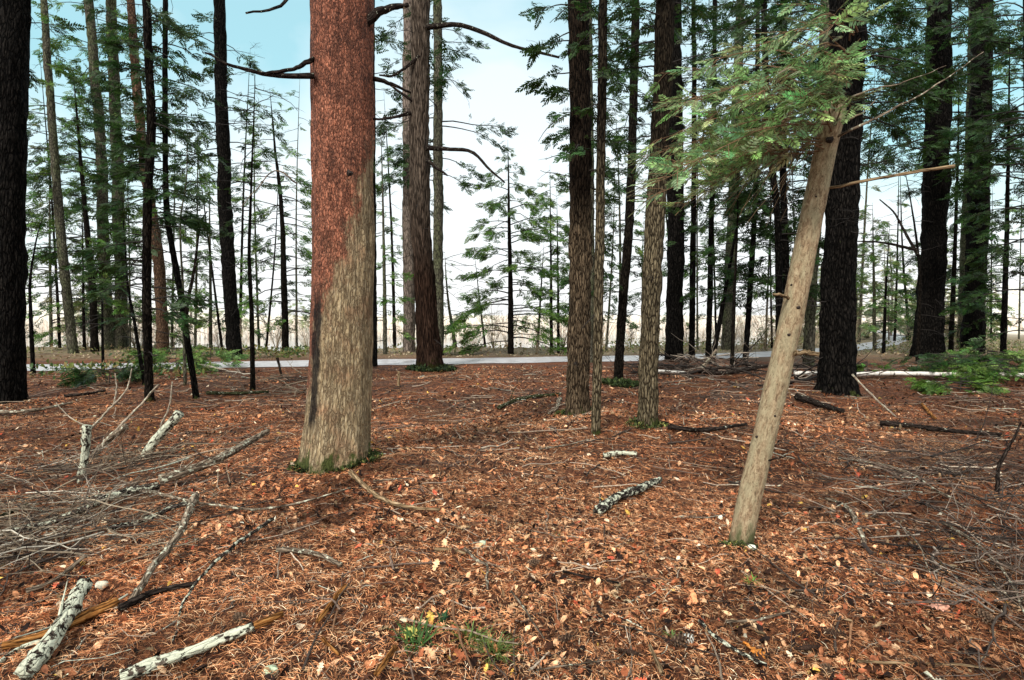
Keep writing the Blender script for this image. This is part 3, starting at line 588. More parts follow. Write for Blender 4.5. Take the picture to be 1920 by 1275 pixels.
# ------------------------------------------------------------------ the tan leaning trunk and its bright spray
def leaning():
    pts = [(1388, 1022), (1402, 950), (1442, 780), (1483, 600), (1517, 430), (1550, 270), (1561, 222), (1566, 196)]
    root, P, R = tree('leaning_tree', 'tan leaning trunk with pale snapped stubs and a bright green bough', pts, 58, 40, 'tan', flare=(.55, .09), k=40, lean_out=True, ext=False,
                      knots=[(1489, 535, 2), (1497, 577, 3), (1480, 627, 2.5), (1453, 776, 2), (1424, 817, 2.5), (1531, 372, 1.5), (1548, 450, 1.5), (1556, 268, 6)],
                      limbs=[([(1486, 664, .05), (1500, 668, .12), (1531, 674, .16)], 10, 8, 'deadwood'), ([(1482, 562, .03), (1465, 556, .12), (1454, 551, .14)], 6, 4, 'deadwood'),
                             ([(1545, 356, 0), (1600, 347, .1), (1700, 328, .1), (1740, 321, .1), (1784, 316, .1)], 5, 6, 'deadwood'), ([(1436, 860, .05), (1455, 857, .08), (1474, 853, .1)], 4, 2, 'darkstick'),
                             ([(1560, 262, .03), (1590, 250, .1), (1680, 205, 0), (1760, 160, -.3), (1850, 100, -.5)], 5, 1.5, 'stick'), ([(1565, 235, .03), (1610, 215, .1), (1640, 180, 0)], 4, 1, 'stick'),
                             ([(1568, 200, .03), (1620, 170, .1), (1700, 150, 0), (1780, 120, -.1)], 4, 1, 'stick')])
    Yd = P[2, 1]
    foot = np.array(root.location)
    mb = MB()
    ends = [((1556, 285), (1215, 380), .1), ((1558, 275), (1222, 340), .4), ((1560, 262), (1210, 290), .0), ((1562, 250), (1235, 255), -.4), ((1565, 235), (1270, 330), .6), ((1566, 225), (1250, 205), -.1),
            ((1570, 200), (1290, 170), .3), ((1574, 180), (1330, 240), -.3), ((1578, 160), (1340, 120), .0), ((1582, 140), (1420, 190), .5), ((1588, 115), (1380, 90), .0), ((1590, 100), (1450, 60), .3),
            ((1562, 248), (1560, 140), .3), ((1560, 255), (1600, 215), .3), ((1560, 262), (1500, 190), .4), ((1565, 230), (1530, 110), .35), ((1556, 285), (1380, 300), .4), ((1560, 265), (1350, 350), .2), ((1562, 240), (1420, 270), -.5), ((1580, 150), (1240, 140), -.6), ((1557, 280), (1300, 385), .35), ((1600, 60), (1480, 10), .1), ((1594, 80), (1600, 20), .2),
            ((1575, 190), (1500, 225), .35), ((1580, 170), (1590, 100), .45), ((1568, 215), (1580, 150), .4), ((1568, 215), (1545, 160), .45), ((1590, 120), (1560, 150), .5), ((1590, 100), (1480, 130), .35), ((1600, 60), (1560, 60), .5), ((1598, 70), (1500, 60), .4), ((1585, 150), (1540, 200), .4), 
            ((1570, 210), (1340, 215), .2), ((1572, 200), (1390, 150), -.2), ((1560, 260), (1260, 300), .25), ((1562, 250), (1300, 250), .15)]
    g = np.array(GREENS['blue'])
    for k_, (a, b_, dy) in enumerate(ends):
        p0 = at(a[0], a[1], Yd); p1 = at(b_[0], b_[1], Yd-dy*1.3)
        mid = (p0+p1)/2+[0, 0, .08+.05*random.random()]
        Pb = smooth_path([p0, mid, p1], 12); Pb += np.cumsum(rng.normal(0, .006, Pb.shape), axis=0)
        L = np.linalg.norm(p1-p0)
        tubes(mb, Pb, np.linspace(.006, .0015, 12), 4, col=(.16, .09, .045), mi=0, cap=False)
        dirv = (p1-p0)/L; az = math.atan2(dirv[1], dirv[0])
        m_ = int(L*(25 if b_[1] > 150 else 12))+4
        ti = .2+.8*rng.random(m_)**.8; ti[0] = .97
        B = np.array([np.interp(ti, np.linspace(0, 1, 12), Pb[:, q]) for q in range(3)]).T
        side = rng.choice([-1., 1.], m_); side[0] = 0
        an = az+side*rng.uniform(.35, 1.1, m_); el = rng.uniform(-.8, .25, m_)
        X = np.stack([np.cos(an)*np.cos(el), np.sin(an)*np.cos(el), np.sin(el)], 1)
        ext = rng.random(m_)*min(.18*L, .16)*(1-ti*.5)
        O = B+X*ext[:, None]
        tubes(mb, np.stack([B, (B+O)/2+[0, 0, .008], O+X*.12], 1), np.full((m_, 3), .0018), 3, col=(.17, .10, .05), mi=0, cap=False)
        col = g*(.35+1.2*rng.random((m_, 1)))*(1+.12*rng.normal(0, 1, (m_, 3)))
        put_sprays(mb, SP_NEAR, O, X, rng.normal(.15, .55, m_), rng.uniform(.07, .16, m_), np.clip(col, .01, 1))
    # dead side twigs sweeping down left
    for i in range(60):
        a = at(random.uniform(1480, 1560), random.uniform(180, 290), Yd)
        b_ = at(random.uniform(1290, 1480), random.uniform(270, 420), Yd-random.uniform(-.5, .5))
        Pb = smooth_path([a, (a+b_)/2+[0, 0, .05], b_], 8)+np.cumsum(rng.normal(0, .008, (8, 3)), axis=0)
        tubes(mb, Pb, np.linspace(.0028, .001, 8), 3, col=(.16, .10, .055), mi=0, cap=False)
    mb.build('crown', [M['twig'], M['needles']], root, origin=foot)
    return root
lean_root = leaning()
# ------------------------------------------------------------------ the setting
def sheet(name, xs, ys, z, m_, kind='structure', zfun=None):
    X, Y = np.meshgrid(xs, ys); Z = zfun(X, Y) if zfun else np.full_like(X, z)
    nx, ny = len(xs), len(ys)
    i, j = np.meshgrid(np.arange(nx-1), np.arange(ny-1))
    q = np.stack([j*nx+i, j*nx+i+1, (j+1)*nx+i+1, (j+1)*nx+i], -1).reshape(-1, 4)
    mb = MB(); mb.add(np.stack([X, Y, Z], -1), Q=q)
    return tag(mb.build(name, m_), kind=kind)
def sinhspace(a, n, k): 
    t = np.linspace(-1, 1, n); return a*np.sinh(k*t)/np.sinh(k)
xs = sinhspace(1500, 420, 7.5)
ys = np.concatenate([np.linspace(-300, -2, 20), np.linspace(-1.5, 1.2, 20), np.linspace(1.25, 8, 220), np.linspace(8.08, 32, 230), np.geomspace(32.5, 3000, 90)])
def gh(X, Y): 
    fine = .034*vn(X*9, Y*9, 5)+.022*vn(X*21, Y*21, 6)
    return height(X, Y)+fine*sst(1.6, 3, np.abs(Y-road_c(X)))*(Y < 30)*(Y > 0)
sheet('ground', xs, ys, 0, M['floor'], zfun=gh)
rx = np.linspace(-60, 40, 260)
mb = MB(); w = 1.15
left = np.stack([rx, road_c(rx)-w+.25*vn(rx*1.3, rx*0), 0*rx+.012], 1); right = np.stack([rx, road_c(rx)+w+.25*vn(rx*1.3, rx*0+7), 0*rx+.012], 1)
n = len(rx); i = np.arange(n-1)
mb.add(np.vstack([left, right]), Q=np.stack([i, i+1, n+i+1, n+i], 1)); tag(mb.build('road', M['road']), kind='structure')
sheet('water', np.array([-400., -50, 0, 60]), np.array([24., 40, 62]), -.75, M['water'])
# ------------------------------------------------------------------ litter: needles, leaves, twigs
def scatter(n, y0, y1, power=1., xr=.98):
    u = rng.random(n)**power; Y = y0+(y1-y0)*u
    X = (rng.random(n)*2-1)*(Y*xr+.4); return X, Y
def onroad(X, Y, m_=1.7): return np.abs(Y-road_c(X)) < m_
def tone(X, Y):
    d = 1-.62*sst(.35, .85, X/Y+.15*vn(X*.9, Y*.9, 12))-.30*sst(.45, .9, -X/Y+.15*vn(X*.9, Y*.9, 13))  # vignette put into the litter colour: darker towards left and right
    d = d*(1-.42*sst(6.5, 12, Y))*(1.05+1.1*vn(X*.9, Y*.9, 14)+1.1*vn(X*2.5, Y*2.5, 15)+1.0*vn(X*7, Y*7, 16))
    d = 1.32*d*(1+.25*np.exp(-((X+.25)/1.1)**2))  # sunny brightening of the middle, also put into the colour
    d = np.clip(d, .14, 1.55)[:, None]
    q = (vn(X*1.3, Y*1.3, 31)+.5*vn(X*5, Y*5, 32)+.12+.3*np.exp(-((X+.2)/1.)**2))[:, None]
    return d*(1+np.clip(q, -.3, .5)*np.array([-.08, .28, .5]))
def blades(mb, X, Y, L, W, cols, lift=.012, curl=.13):
    n = len(X); a = rng.random(n)*2*PI; el = rng.normal(0, .14, n)
    Z = gh(X, Y)+rng.random(n)*lift
    d = np.stack([np.cos(a)*np.cos(el), np.sin(a)*np.cos(el), np.abs(np.sin(el))], 1); s = np.stack([-np.sin(a), np.cos(a), 0*a], 1)
    O = np.stack([X, Y, Z+.004], 1); bend = (rng.normal(0, curl, n)*L)[:, None]
    p = [O, O+d*L[:, None]*.5+s*bend*.3+[0, 0, .004], O+d*L[:, None]+s*bend*0]
    V = np.stack([p[0]-s*W[:, None]/2, p[0]+s*W[:, None]/2, p[1]-s*W[:, None]/2+[0, 0, .001], p[1]+s*W[:, None]/2, p[2]-s*W[:, None]/2, p[2]+s*W[:, None]/2], 1)
    b0 = np.arange(n)*6
    Q = np.concatenate([np.stack([b0, b0+1, b0+3, b0+2], 1), np.stack([b0+2, b0+3, b0+5, b0+4], 1)])
    mb.add(V.reshape(-1, 3), Q=Q, col=np.repeat(cols, 6, axis=0))
def palette(n, cols, w, v=.3):
    c = np.array(cols)[rng.choice(len(cols), n, p=np.array(w)/sum(w))]
    return np.clip(c*(1-v+2*v*rng.random((n, 1))), .002, 1)
mb = MB()
for (n, y0, y1, wd, ln) in ((165000, 1.5, 5, .0014, .046), (110000, 5, 9.5, .0026, .07), (32000, 9.5, 16.5, .007, .12)):
    X, Y = scatter(n, y0, y1, .8)
    keep = ~onroad(X, Y); X, Y = X[keep], Y[keep]; n = len(X)
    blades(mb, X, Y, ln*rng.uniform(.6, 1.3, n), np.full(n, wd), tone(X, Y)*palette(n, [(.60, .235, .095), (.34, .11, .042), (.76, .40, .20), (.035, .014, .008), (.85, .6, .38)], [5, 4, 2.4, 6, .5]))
tag(mb.build('pine_needles', M['litter']), 'rust coloured fallen pine needles carpeting the forest floor', 'pine needles', kind='stuff')
# leaves: ovate curled + lobed
def leaf_oval():
    xs_ = [0, .25, .6, 1.]; w_ = [.02, .26, .24, 0.02]; V = []
    for x, w__ in zip(xs_, w_): V += [(x-.5, -w__, .10*w__/.26), (x-.5, 0, 0), (x-.5, w__, .10*w__/.26)]
    Q = []
    for i in range(3):
        for j in range(2): Q.append((i*3+j, i*3+j+1, (i+1)*3+j+1, (i+1)*3+j))
    return np.array(V), np.array(Q)
def leaf_oak():
    out = []; prof = [(0, .03), (.12, .06), (.2, .22), (.3, .1), (.42, .3), (.52, .12), (.66, .27), (.74, .13), (.86, .16), (1, .02)]
    for x, w__ in prof: out += [(x-.5, -w__, .05*math.sin(x*7)+.2*w__), (x-.5, 0, .04*math.sin(x*5)), (x-.5, w__, .2*w__-.04*math.sin(x*6))]
    Q = []
    for i in range(len(prof)-1):
        for j in range(2): Q.append((i*3+j, i*3+j+1, (i+1)*3+j+1, (i+1)*3+j))
    return np.array(out), np.array(Q)
def put_leaves(mb, tm, X, Y, S, cols, tilt=.45, lift=.012):
    V0, Q0 = tm; n = len(X); k = len(V0)
    a = rng.random(n)*2*PI; tx = rng.normal(0, tilt, n); ty = rng.normal(0, tilt, n); curl = rng.uniform(-1.2, 2.5, n)
    V = np.broadcast_to(V0, (n, k, 3)).copy(); V[:, :, 2] = V[:, :, 2]*curl[:, None]+V[:, :, 0]**2*rng.uniform(-.5, .6, n)[:, None]
    V *= S[:, None, None]; V[:, :, 1] *= rng.uniform(.6, 1.2, n)[:, None]
    c, s = np.cos(tx)[:, None], np.sin(tx)[:, None]; V = np.stack([V[..., 0], V[..., 1]*c-V[..., 2]*s, V[..., 1]*s+V[..., 2]*c], -1)
    c, s = np.cos(ty)[:, None], np.sin(ty)[:, None]; V = np.stack([V[..., 0]*c+V[..., 2]*s, V[..., 1], -V[..., 0]*s+V[..., 2]*c], -1)
    c, s = np.cos(a)[:, None], np.sin(a)[:, None]; V = np.stack([V[..., 0]*c-V[..., 1]*s, V[..., 0]*s+V[..., 1]*c, V[..., 2]], -1)
    Z = gh(X, Y)+lift*rng.random(n)+S*np.abs(np.sin(ty))*.3+.004
    V += np.stack([X, Y, Z], 1)[:, None]
    Q = (np.arange(n)[:, None, None]*k+Q0[None]).reshape(-1, 4)
    mb.add(V.reshape(-1, 3), Q=Q, col=np.repeat(cols, k, axis=0))
mb = MB(); OV = leaf_oval(); OK = leaf_oak()
LC = [(.6, .26, .12), (.8, .46, .25), (.30, .10, .045), (.92, .72, .5), (.06, .024, .013), (.6, .12, .06), (.75, .46, .1), (.016, .008, .006), (.85, .8, .62), (.4, .26, .14)]
LW = [4, 2.6, 5, .7, 6, .4, .2, 7, .07, 2]
for (n, y0, y1, s0) in ((25000, 1.5, 5, .042), (27000, 5, 10, .05), (10000, 10, 16.8, .07)):
    X, Y = scatter(n, y0, y1, .85)
    dens = .48+1.7*vn(X*.8, Y*.8, 7)+.9*vn(X*2.2, Y*2.2, 17)
    keep = (rng.random(n) < np.clip(dens, .06, 1)) & ~onroad(X, Y); X, Y = X[keep], Y[keep]; n = len(X); h_ = n*3//4
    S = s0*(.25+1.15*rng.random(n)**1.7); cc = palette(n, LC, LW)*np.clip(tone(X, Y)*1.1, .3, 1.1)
    put_leaves(mb, OV, X[:h_], Y[:h_], S[:h_], cc[:h_]); put_leaves(mb, OK, X[h_:], Y[h_:], S[h_:]*1.25, cc[h_:])
# leaves beyond the road
X = rng.uniform(-26, 24, 5000); Y = rng.uniform(20, 28, 5000); keep = ~onroad(X, Y); X, Y = X[keep], Y[keep]
put_leaves(mb, OV, X, Y, rng.uniform(.06, .14, len(X)), palette(len(X), [(.32, .22, .12), (.5, .4, .27), (.2, .2, .08)], [3, 3, 2]))
tag(mb.build('leaf_litter', M['litter']), 'brown and tan dead leaves scattered over the needles', 'fallen leaves', kind='stuff')
def twig_batch(mb, X, Y, L, r, cols, lift=.02, K=6, wob=.10, Z0=None, el=.06):
    n = len(X); a = rng.random(n)*2*PI; e = np.abs(rng.normal(0, el, n))
    t = np.linspace(-.5, .5, K)
    d = np.stack([np.cos(a), np.sin(a), np.sin(e)], 1)
    P = np.stack([X, Y, 0*X], 1)[:, None]+d[:, None]*(L[:, None]*t)[..., None]
    P += np.cumsum(rng.normal(0, wob, (n, K, 3)), axis=1)*(L[:, None, None]*.25)*[1, 1, .4]
    P[..., 2] = np.maximum(P[..., 2], 0)*1.+gh(P[..., 0], P[..., 1])+r[:, None]+(lift*rng.random(n))[:, None]
    tubes(mb, P, r[:, None]*np.linspace(1, .45, K)[None], 4, col=cols, cap=False)
TC = [(.28, .21, .15), (.14, .095, .07), (.05, .035, .026), (.44, .36, .27), (.27, .14, .07), (.46, .5, .4)]
mb = MB()
for (n, y0, y1, l0, r0) in ((1900, 1.6, 5, .13, .002), (260, 1.8, 6, .3, .005), (1700, 5, 10, .2, .0036), (220, 5, 11, .5, .008), (1400, 9.5, 16.8, .35, .007), (50, 10, 16.8, .7, .010)):
    X, Y = scatter(n, y0, y1, .85); keep = ~onroad(X, Y); X, Y = X[keep], Y[keep]; n = len(X)
    twig_batch(mb, X, Y, l0*rng.uniform(.4, 2.2, n), r0*rng.uniform(.5, 1.6, n), palette(n, TC, [3, 4, 5, 2, 2, .6]))
tag(mb.build('twig_litter', M['twig']), 'small dead twigs strewn everywhere over the forest floor', 'twigs', kind='stuff')
# brush tangles
def tangle(name, label, spots, n, l0, r0, lift, cols):
    mb = MB()
    for q in range(n):
        px, py, s_ = random.choice(spots); g = ground(px, py)
        x = g[0]+random.gauss(0, s_); y = max(1.55, g[1]+random.gauss(0, s_*.6))
        L = l0*random.uniform(.3, 1.7); az = random.gauss(.5, .8)+random.choice([0, PI]); r = r0*random.uniform(.5, 1.8)*(1+L)
        p0 = np.array([x, y, float(gh(x, y))+lift*random.random()**2])
        t = np.linspace(0, 1, 8); el = random.gauss(.03, .13)
        P = p0+np.stack([np.cos(az)*t*L, np.sin(az)*t*L, math.tan(el)*t*L], 1)+np.cumsum(rng.normal(0, .028*L, (8, 3)), axis=0)*[1, 1, .5]
        P[:, 2] = np.maximum(P[:, 2], gh(P[:, 0], P[:, 1])+r)
        c = palette(1, cols, [4, 4, 3, 1])[0]
        tubes(mb, P, np.linspace(r, r*.3, 8), 4, col=c, cap=False)
        m_ = random.randint(2, 6)
        for w_ in range(m_):
            k_ = random.randint(1, 6); a2 = az+random.choice([-1, 1])*random.uniform(.35, 1.0); l = L*random.uniform(.2, .55); e2 = random.gauss(.15, .35)
            tt = np.linspace(0, 1, 5); B = P[k_]+np.stack([np.cos(a2)*tt*l, np.sin(a2)*tt*l, np.tan(np.clip(e2, -.6, .9))*tt*l], 1)+np.cumsum(rng.normal(0, .035*l, (5, 3)), axis=0)
            B[:, 2] = np.maximum(B[:, 2], gh(B[:, 0], B[:, 1])+.002)
            tubes(mb, B, np.linspace(r*.5, r*.15+.0004, 5), 3, col=c*random.uniform(.7, 1.3), cap=False)
    return tag(mb.build(name, M['twig']), label, 'brush', kind='stuff')
GC = [(.24, .19, .13), (.11, .08, .055), (.04, .03, .024), (.55, .5, .4)]
GD = [(.14, .10, .075), (.055, .04, .03), (.02, .015, .012), (.28, .23, .18)]
tangle('brush_tangle', 'tangle of fine grey dead twigs at the lower left', [(60, 960, .3), (120, 900, .35), (40, 1040, .2), (180, 950, .3), (220, 880, .4), (90, 1000, .25), (200, 1020, .3), (260, 860, .4)], 340, .6, .0028, .16, GC)
tangle('brush_tangle', 'tangle of fine dark twigs along the lower right edge', [(1800, 960, .4), (1880, 1050, .3), (1860, 900, .5), (1740, 900, .4), (1900, 1150, .25), (1700, 860, .5), (1850, 1100, .3)], 190, .7, .003, .10, GD)
tangle('brush_tangle', 'low heap of dark brush around the poles right of the coal black trunk', [(1340, 690, .9), (1420, 700, 1.), (1300, 700, .7), (1500, 720, .8)], 80, 1.3, .010, .35, GD)
tangle('brush_tangle', 'loose heap of brown twigs just left of the red trunk', [(520, 715, .5), (560, 735, .4)], 45, .8, .006, .25, GC)
# ------------------------------------------------------------------ sticks and logs
def log(name, label, pts, w0, w1, mk, cat='stick', lift=0., up=None, twigs=0, k=12, rough=.22, part=None, group=None):
    g0 = ground(*pts[0][:2])
    if up is None:
        W = []
        for q in pts:
            g = ground(q[0], q[1]); r = w0*g[1]/F/2
            W.append(g+[0, 0, r*.9+.022+(q[2] if len(q) > 2 else lift)])
    else:
        W = [g0]+[at(q[0], q[1], g0[1]+(q[2] if len(q) > 2 else 0)) for q in pts[1:]]
    W = np.array(W); n = max(12, 6*len(pts)); P = smooth_path(W, n)
    dd = P[:, 1]
    L = np.linalg.norm(W[-1]-W[0])
    P += np.cumsum(rng.normal(0, .0035*L, P.shape), axis=0)*[1, 1, .3]
    R = np.linspace(w0, w1, n)*dd/F/2
    mb = MB(); tubes(mb, P, R, k, rough=rough)
    for i in range(twigs):
        t = random.uniform(.1, .95); c = P[int(t*(n-1))]; l = L*random.uniform(.08, .28); a = random.uniform(0, 2*PI)
        e = c+[math.cos(a)*l, math.sin(a)*l, abs(random.gauss(0, .35))*l]
        tubes(mb, smooth_path([c, (c+e)/2+rng.normal(0, .08*l, 3), e], 6), np.linspace(R[int(t*(n-1))]*.35, .0012, 6), 4, cap=False)
    o = mb.build(name, M[mk], None, origin=W[0])
    tag(o, label, cat, group)
    if part:
        p2 = MB(); q = smooth_path([P[-1], P[-1]+part[0]], 8); tubes(p2, q, np.linspace(R[-1]*.85, R[-1]*part[1], 8), 9, rough=.15)
        p2.build('broken_end', M[part[2]], o, origin=W[0])
    return o
def gv(a, b_):  return ground(*b_)-ground(*a)
LOGS = [
 ('lichen_log', 'log thick with white lichen and a bare orange tip at the bottom left', [(225, 1290), (350, 1243), (470, 1192)], 26, 18, 'lichen', dict(cat='log', part=(gv((470, 1192), (526, 1168)), .7, 'orange'))),
 ('lichen_log', 'white green lichen log slanting up from the bottom left corner', [(50, 1285), (95, 1225), (160, 1142, .06)], 36, 24, 'lichen', dict(cat='log', twigs=1)),
 ('fallen_branch', 'thick grey branch reaching from the brush tangle towards the red trunk', [(300, 925, .05), (350, 905, .05), (420, 880, .05), (505, 834, .08)], 20, 10, 'stick', dict(twigs=3)),
 ('fallen_branch', 'dark and lichened branch running from the left edge into the tangle', [(0, 1010), (120, 985, .02), (220, 945, .04), (300, 925, .03)], 12, 14, 'birch', dict(twigs=5)),
 ('lichen_stick', 'white lichened stick standing upright in the left brush', [(150, 905), (158, 850), (166, 798)], 12, 16, 'lichen', dict(up=1, twigs=0)),
 ('lichen_stick', 'white lichened stick slanting up right in the left brush', [(265, 862), (300, 815), (336, 775)], 16, 18, 'lichen', dict(up=1)),
 ('cut_branch', 'stubby grey branch end poking up left of the slanting lichened stick', [(170, 860), (205, 825), (238, 800)], 10, 14, 'stick', dict(up=1)),
 ('bare_twig', 'long pale twig curving up to a point from the upright lichened stick', [(166, 808), (200, 770), (232, 735), (244, 692)], 5, 2, 'paletwig', dict(up=1)),
 ('bare_twig', 'pale twig rising towards the mossy footed trunk', [(192, 838), (225, 800), (265, 755), (294, 722)], 6, 3, 'paletwig', dict(up=1, twigs=2)),
 ('bare_twig', 'thin pale twig pointing up above the slanting lichened stick', [(300, 800), (318, 760), (325, 715)], 4, 2, 'paletwig', dict(up=1)),
 ('bare_twig', 'thin pale twig leaning left from the upright lichened stick', [(166, 800), (135, 785), (105, 755)], 3, 1.5, 'paletwig', dict(up=1)),
 ('bare_twig', 'short forked pale twig below the twin pale trunks', [(212, 765), (218, 730), (214, 700)], 4, 1.5, 'paletwig', dict(up=1)),
 ('fallen_branch', 'knotty grey branch pointing down to the lower left from a lichened fork', [(368, 962, .08), (345, 1030, .05), (300, 1090, .03), (252, 1148)], 15, 12, 'stick', dict(twigs=2)),
 ('fallen_branch', 'dark branch with white lichen stretching right from the left tangle', [(200, 1000), (260, 990), (330, 970, .04), (372, 966, .06)], 9, 9, 'birch', dict(twigs=3)),
 ('lichen_stick', 'thin white spotted stick curving down below the orange leaves', [(512, 990, .03), (440, 1050, .03), (395, 1095, .03), (350, 1150), (335, 1210)], 7, 4, 'birch', dict()),
 ('fallen_branch', 'long thin tan branch lying left to right below the red trunk', [(265, 940, .05), (330, 965, .08), (420, 976, .04), (520, 965), (640, 930)], 7, 3, 'stick', dict(twigs=3)),
 ('curved_branch', 'curved bare tan branch on the needles right below the red trunk', [(655, 903, .04), (680, 925), (720, 955), (770, 965), (815, 972)], 10, 6, 'deadwood', dict()),
 ('birch_log', 'short lichen spotted birch log lying in the middle of the floor', [(1120, 972), (1160, 945), (1200, 930), (1242, 912)], 20, 11, 'birch', dict(cat='log', twigs=1)),
 ('bark_piece', 'flat white green lichened bark piece on the path', [(1132, 862), (1165, 858), (1196, 860)], 10, 8, 'lichen', dict(cat='bark')),
 ('fallen_branch', 'forked pale stick with a black charred end right of the tan leaning trunk', [(1548, 942), (1585, 958), (1612, 1000), (1625, 1030)], 6, 10, 'stick', dict(part=(gv((1625, 1030), (1640, 1050)), .8, 'knot'))),
 ('leaning_stick', 'white peeled stick propped against the massive black trunk', [(1680, 782), (1640, 745), (1598, 703)], 3.4, 3.6, 'paletwig', dict(up=1)),
 ('fallen_birch', 'long fallen white birch with dark bands lying across the right side', [(1488, 710), (1640, 711), (1800, 713), (1960, 716)], 8.5, 7, 'whitebirch', dict(cat='log', lift=.06)),
 ('fallen_branch', 'long black branch on the dark ground at the right', [(1650, 800), (1720, 806), (1800, 815), (1890, 822)], 10, 7, 'darkstick', dict(twigs=5)),
 ('fallen_branch', 'black branch lying in front of the brown ridged trunk', [(1252, 808), (1320, 814), (1400, 804)], 10, 5, 'darkstick', dict(twigs=4)),
 ('fallen_log', 'short black log between the tan leaning trunk and the massive black trunk', [(1495, 752), (1540, 768), (1582, 780)], 14, 8, 'darkstick', dict(cat='log', twigs=2)),
 ('mossy_log', 'thin mossy log on the path left of the two tone trunk', [(935, 770), (985, 750), (1056, 742)], 7, 6, 'mossy', dict(cat='log', twigs=2)),
 ('fallen_branch', 'pale branch at the foot of the black edge trunk', [(-10, 780), (60, 776), (135, 761)], 8, 4, 'stick', dict(twigs=1)),
 ('fallen_log', 'slim dark log lying behind the forked sapling foot', [(388, 742), (440, 742), (505, 740)], 7, 5, 'mossy', dict(cat='log')),
 ('fallen_branch', 'thin dark branch under the twin pale trunks', [(120, 748), (160, 744), (195, 738)], 6, 4, 'darkstick', dict()),
 ('curved_branch', 'yellow tan curved stick in the lower middle of the floor', [(815, 1040), (850, 1042), (875, 1048)], 8, 6, 'deadwood', dict()),
 ('bare_twig', 'grey twig bending down to the dark hole in the lower middle', [(872, 1044, .02), (895, 1072, .03), (912, 1085, .04), (912, 1115)], 6, 5, 'stick', dict()),
 ('bare_stick', 'straight dark stick alone in the lower middle of the needles', [(1055, 1080), (1105, 1092), (1160, 1102)], 5, 4, 'darkstick', dict()),
 ('bare_stick', 'straight thin stick below the tan leaning trunk', [(1362, 1176), (1420, 1170), (1482, 1156)], 5, 4, 'stick', dict()),
 ('lichen_stick', 'white spotted stick at the bottom below the tan leaning trunk', [(1312, 1175), (1345, 1208), (1390, 1238), (1440, 1262)], 8, 6, 'birch', dict()),
 ('broken_stick', 'orange stick standing out at the bottom edge left of the green tufts', [(705, 1280), (722, 1255), (740, 1230)], 12, 10, 'orange', dict()),
 ('broken_stick', 'pale splinter pointing to the bottom edge near the lower middle', [(1218, 1222), (1230, 1248), (1240, 1272)], 7, 9, 'deadwood', dict()),
 ('broken_stick', 'red brown stick in the lower left centre', [(595, 1178), (618, 1145), (645, 1110)], 9, 10, 'orange', dict()),
 ('rotten_log', 'rotten orange log behind the white green lichen log', [(5, 1228), (80, 1208), (160, 1172), (225, 1145)], 16, 22, 'orange', dict(cat='log', twigs=2)),
 ('fallen_branch', 'dark branch with a yellow broken side joining the knotty grey branch', [(225, 1155), (290, 1125), (370, 1108)], 16, 8, 'darkstick', dict()),
 ('bare_twig', 'small dead twig with forks along the bottom edge', [(1005, 1268), (1080, 1256), (1150, 1246), (1172, 1232)], 4, 2, 'stick', dict(twigs=5)),
 ('broken_branch', 'short thick rotten branch below the curved tan branch at the left', [(520, 1042), (575, 1046), (610, 1055), (642, 1070)], 10, 8, 'stick', dict(twigs=1)),
 ('bare_twig', 'thin twig forking down right of the green tufts', [(958, 1122, .01), (990, 1165, .02), (1024, 1208)], 4, 3, 'stick', dict(twigs=3)),
 ('bare_stick', 'yellowish stick lying along the bottom right edge', [(1608, 1252), (1700, 1256), (1790, 1258), (1880, 1268)], 5, 4, 'deadwood', dict()),
 ('wooden_stake', 'short pale stake standing in the needles right of the red trunk', [(747, 726), (748, 710), (748, 696)], 5, 5, 'deadwood', dict(up=1, cat='stake')),
 ('broken_stick', 'small upright snag in front of the young hemlock left of the red trunk', [(528, 704), (524, 688), (520, 670)], 4, 5, 'darkstick', dict(up=1)),
 ('bare_twig', 'tall thin curving dead stem at the right edge in front of the brush', [(1868, 925), (1872, 880), (1895, 830), (1915, 790)], 8, 3, 'darkstick', dict(up=1, twigs=3)),
 ('bare_stick', 'pale stick lying behind the birch log under the hump', [(1010, 848), (1060, 840), (1110, 828)], 3.5, 2.5, 'stick', dict()),
 ('bare_stick', 'red orange stick on the dark ground by the low green boughs', [(1728, 762), (1740, 778), (1752, 790)], 5, 5, 'orange', dict()),
 ('fallen_branch', 'long grey branch with side twigs sloping down the right brush', [(1575, 870, .03), (1680, 890, .04), (1760, 930, .04), (1850, 985, .02)], 5, 3, 'stick', dict(twigs=8)),
 ('fallen_branch', 'bent pale branch in the lower right brush', [(1770, 1000, .04), (1840, 1050, .05), (1880, 1120, .03), (1915, 1180)], 6, 4, 'stick', dict(twigs=6)),
 ('fallen_branch', 'grey weathered branch left of the rotten orange log', [(50, 1120), (100, 1100), (162, 1062, .03)], 10, 7, 'stick', dict(twigs=1)),
 ('fallen_branch', 'yellow green branch poking in at the left edge', [(-15, 985), (20, 970), (55, 955)], 9, 6, 'mossy', dict()),
 ('fallen_branch', 'pale sticks end beside the rotten log in the far left corner', [(-10, 1262), (40, 1228), (80, 1215)], 9, 8, 'lichen', dict()),
 ('broken_stick', 'small orange splinter below the red brown stick', [(605, 1210), (620, 1225), (636, 1240)], 7, 6, 'orange', dict()),
 ('fallen_branch', 'root like branch at the foot of the two tone dark trunk', [(1030, 780), (1045, 768), (1052, 752)], 5, 8, 'stick', dict()),
 ('fallen_branch', 'black branch heap stem curving under the leaning black stem', [(1310, 705, .05), (1360, 712, .1), (1440, 700, .1)], 9, 5, 'darkstick', dict(twigs=8)),
 ('leaning_stick', 'pale stick propped in the black brush under the leaning black stem', [(1312, 693), (1330, 675), (1345, 655)], 7, 5, 'stick', dict(up=1)),
 ('fallen_branch', 'white branch lying behind the brown ridged trunk', [(1235, 700), (1262, 702), (1285, 703)], 6, 5, 'whitebirch', dict()),
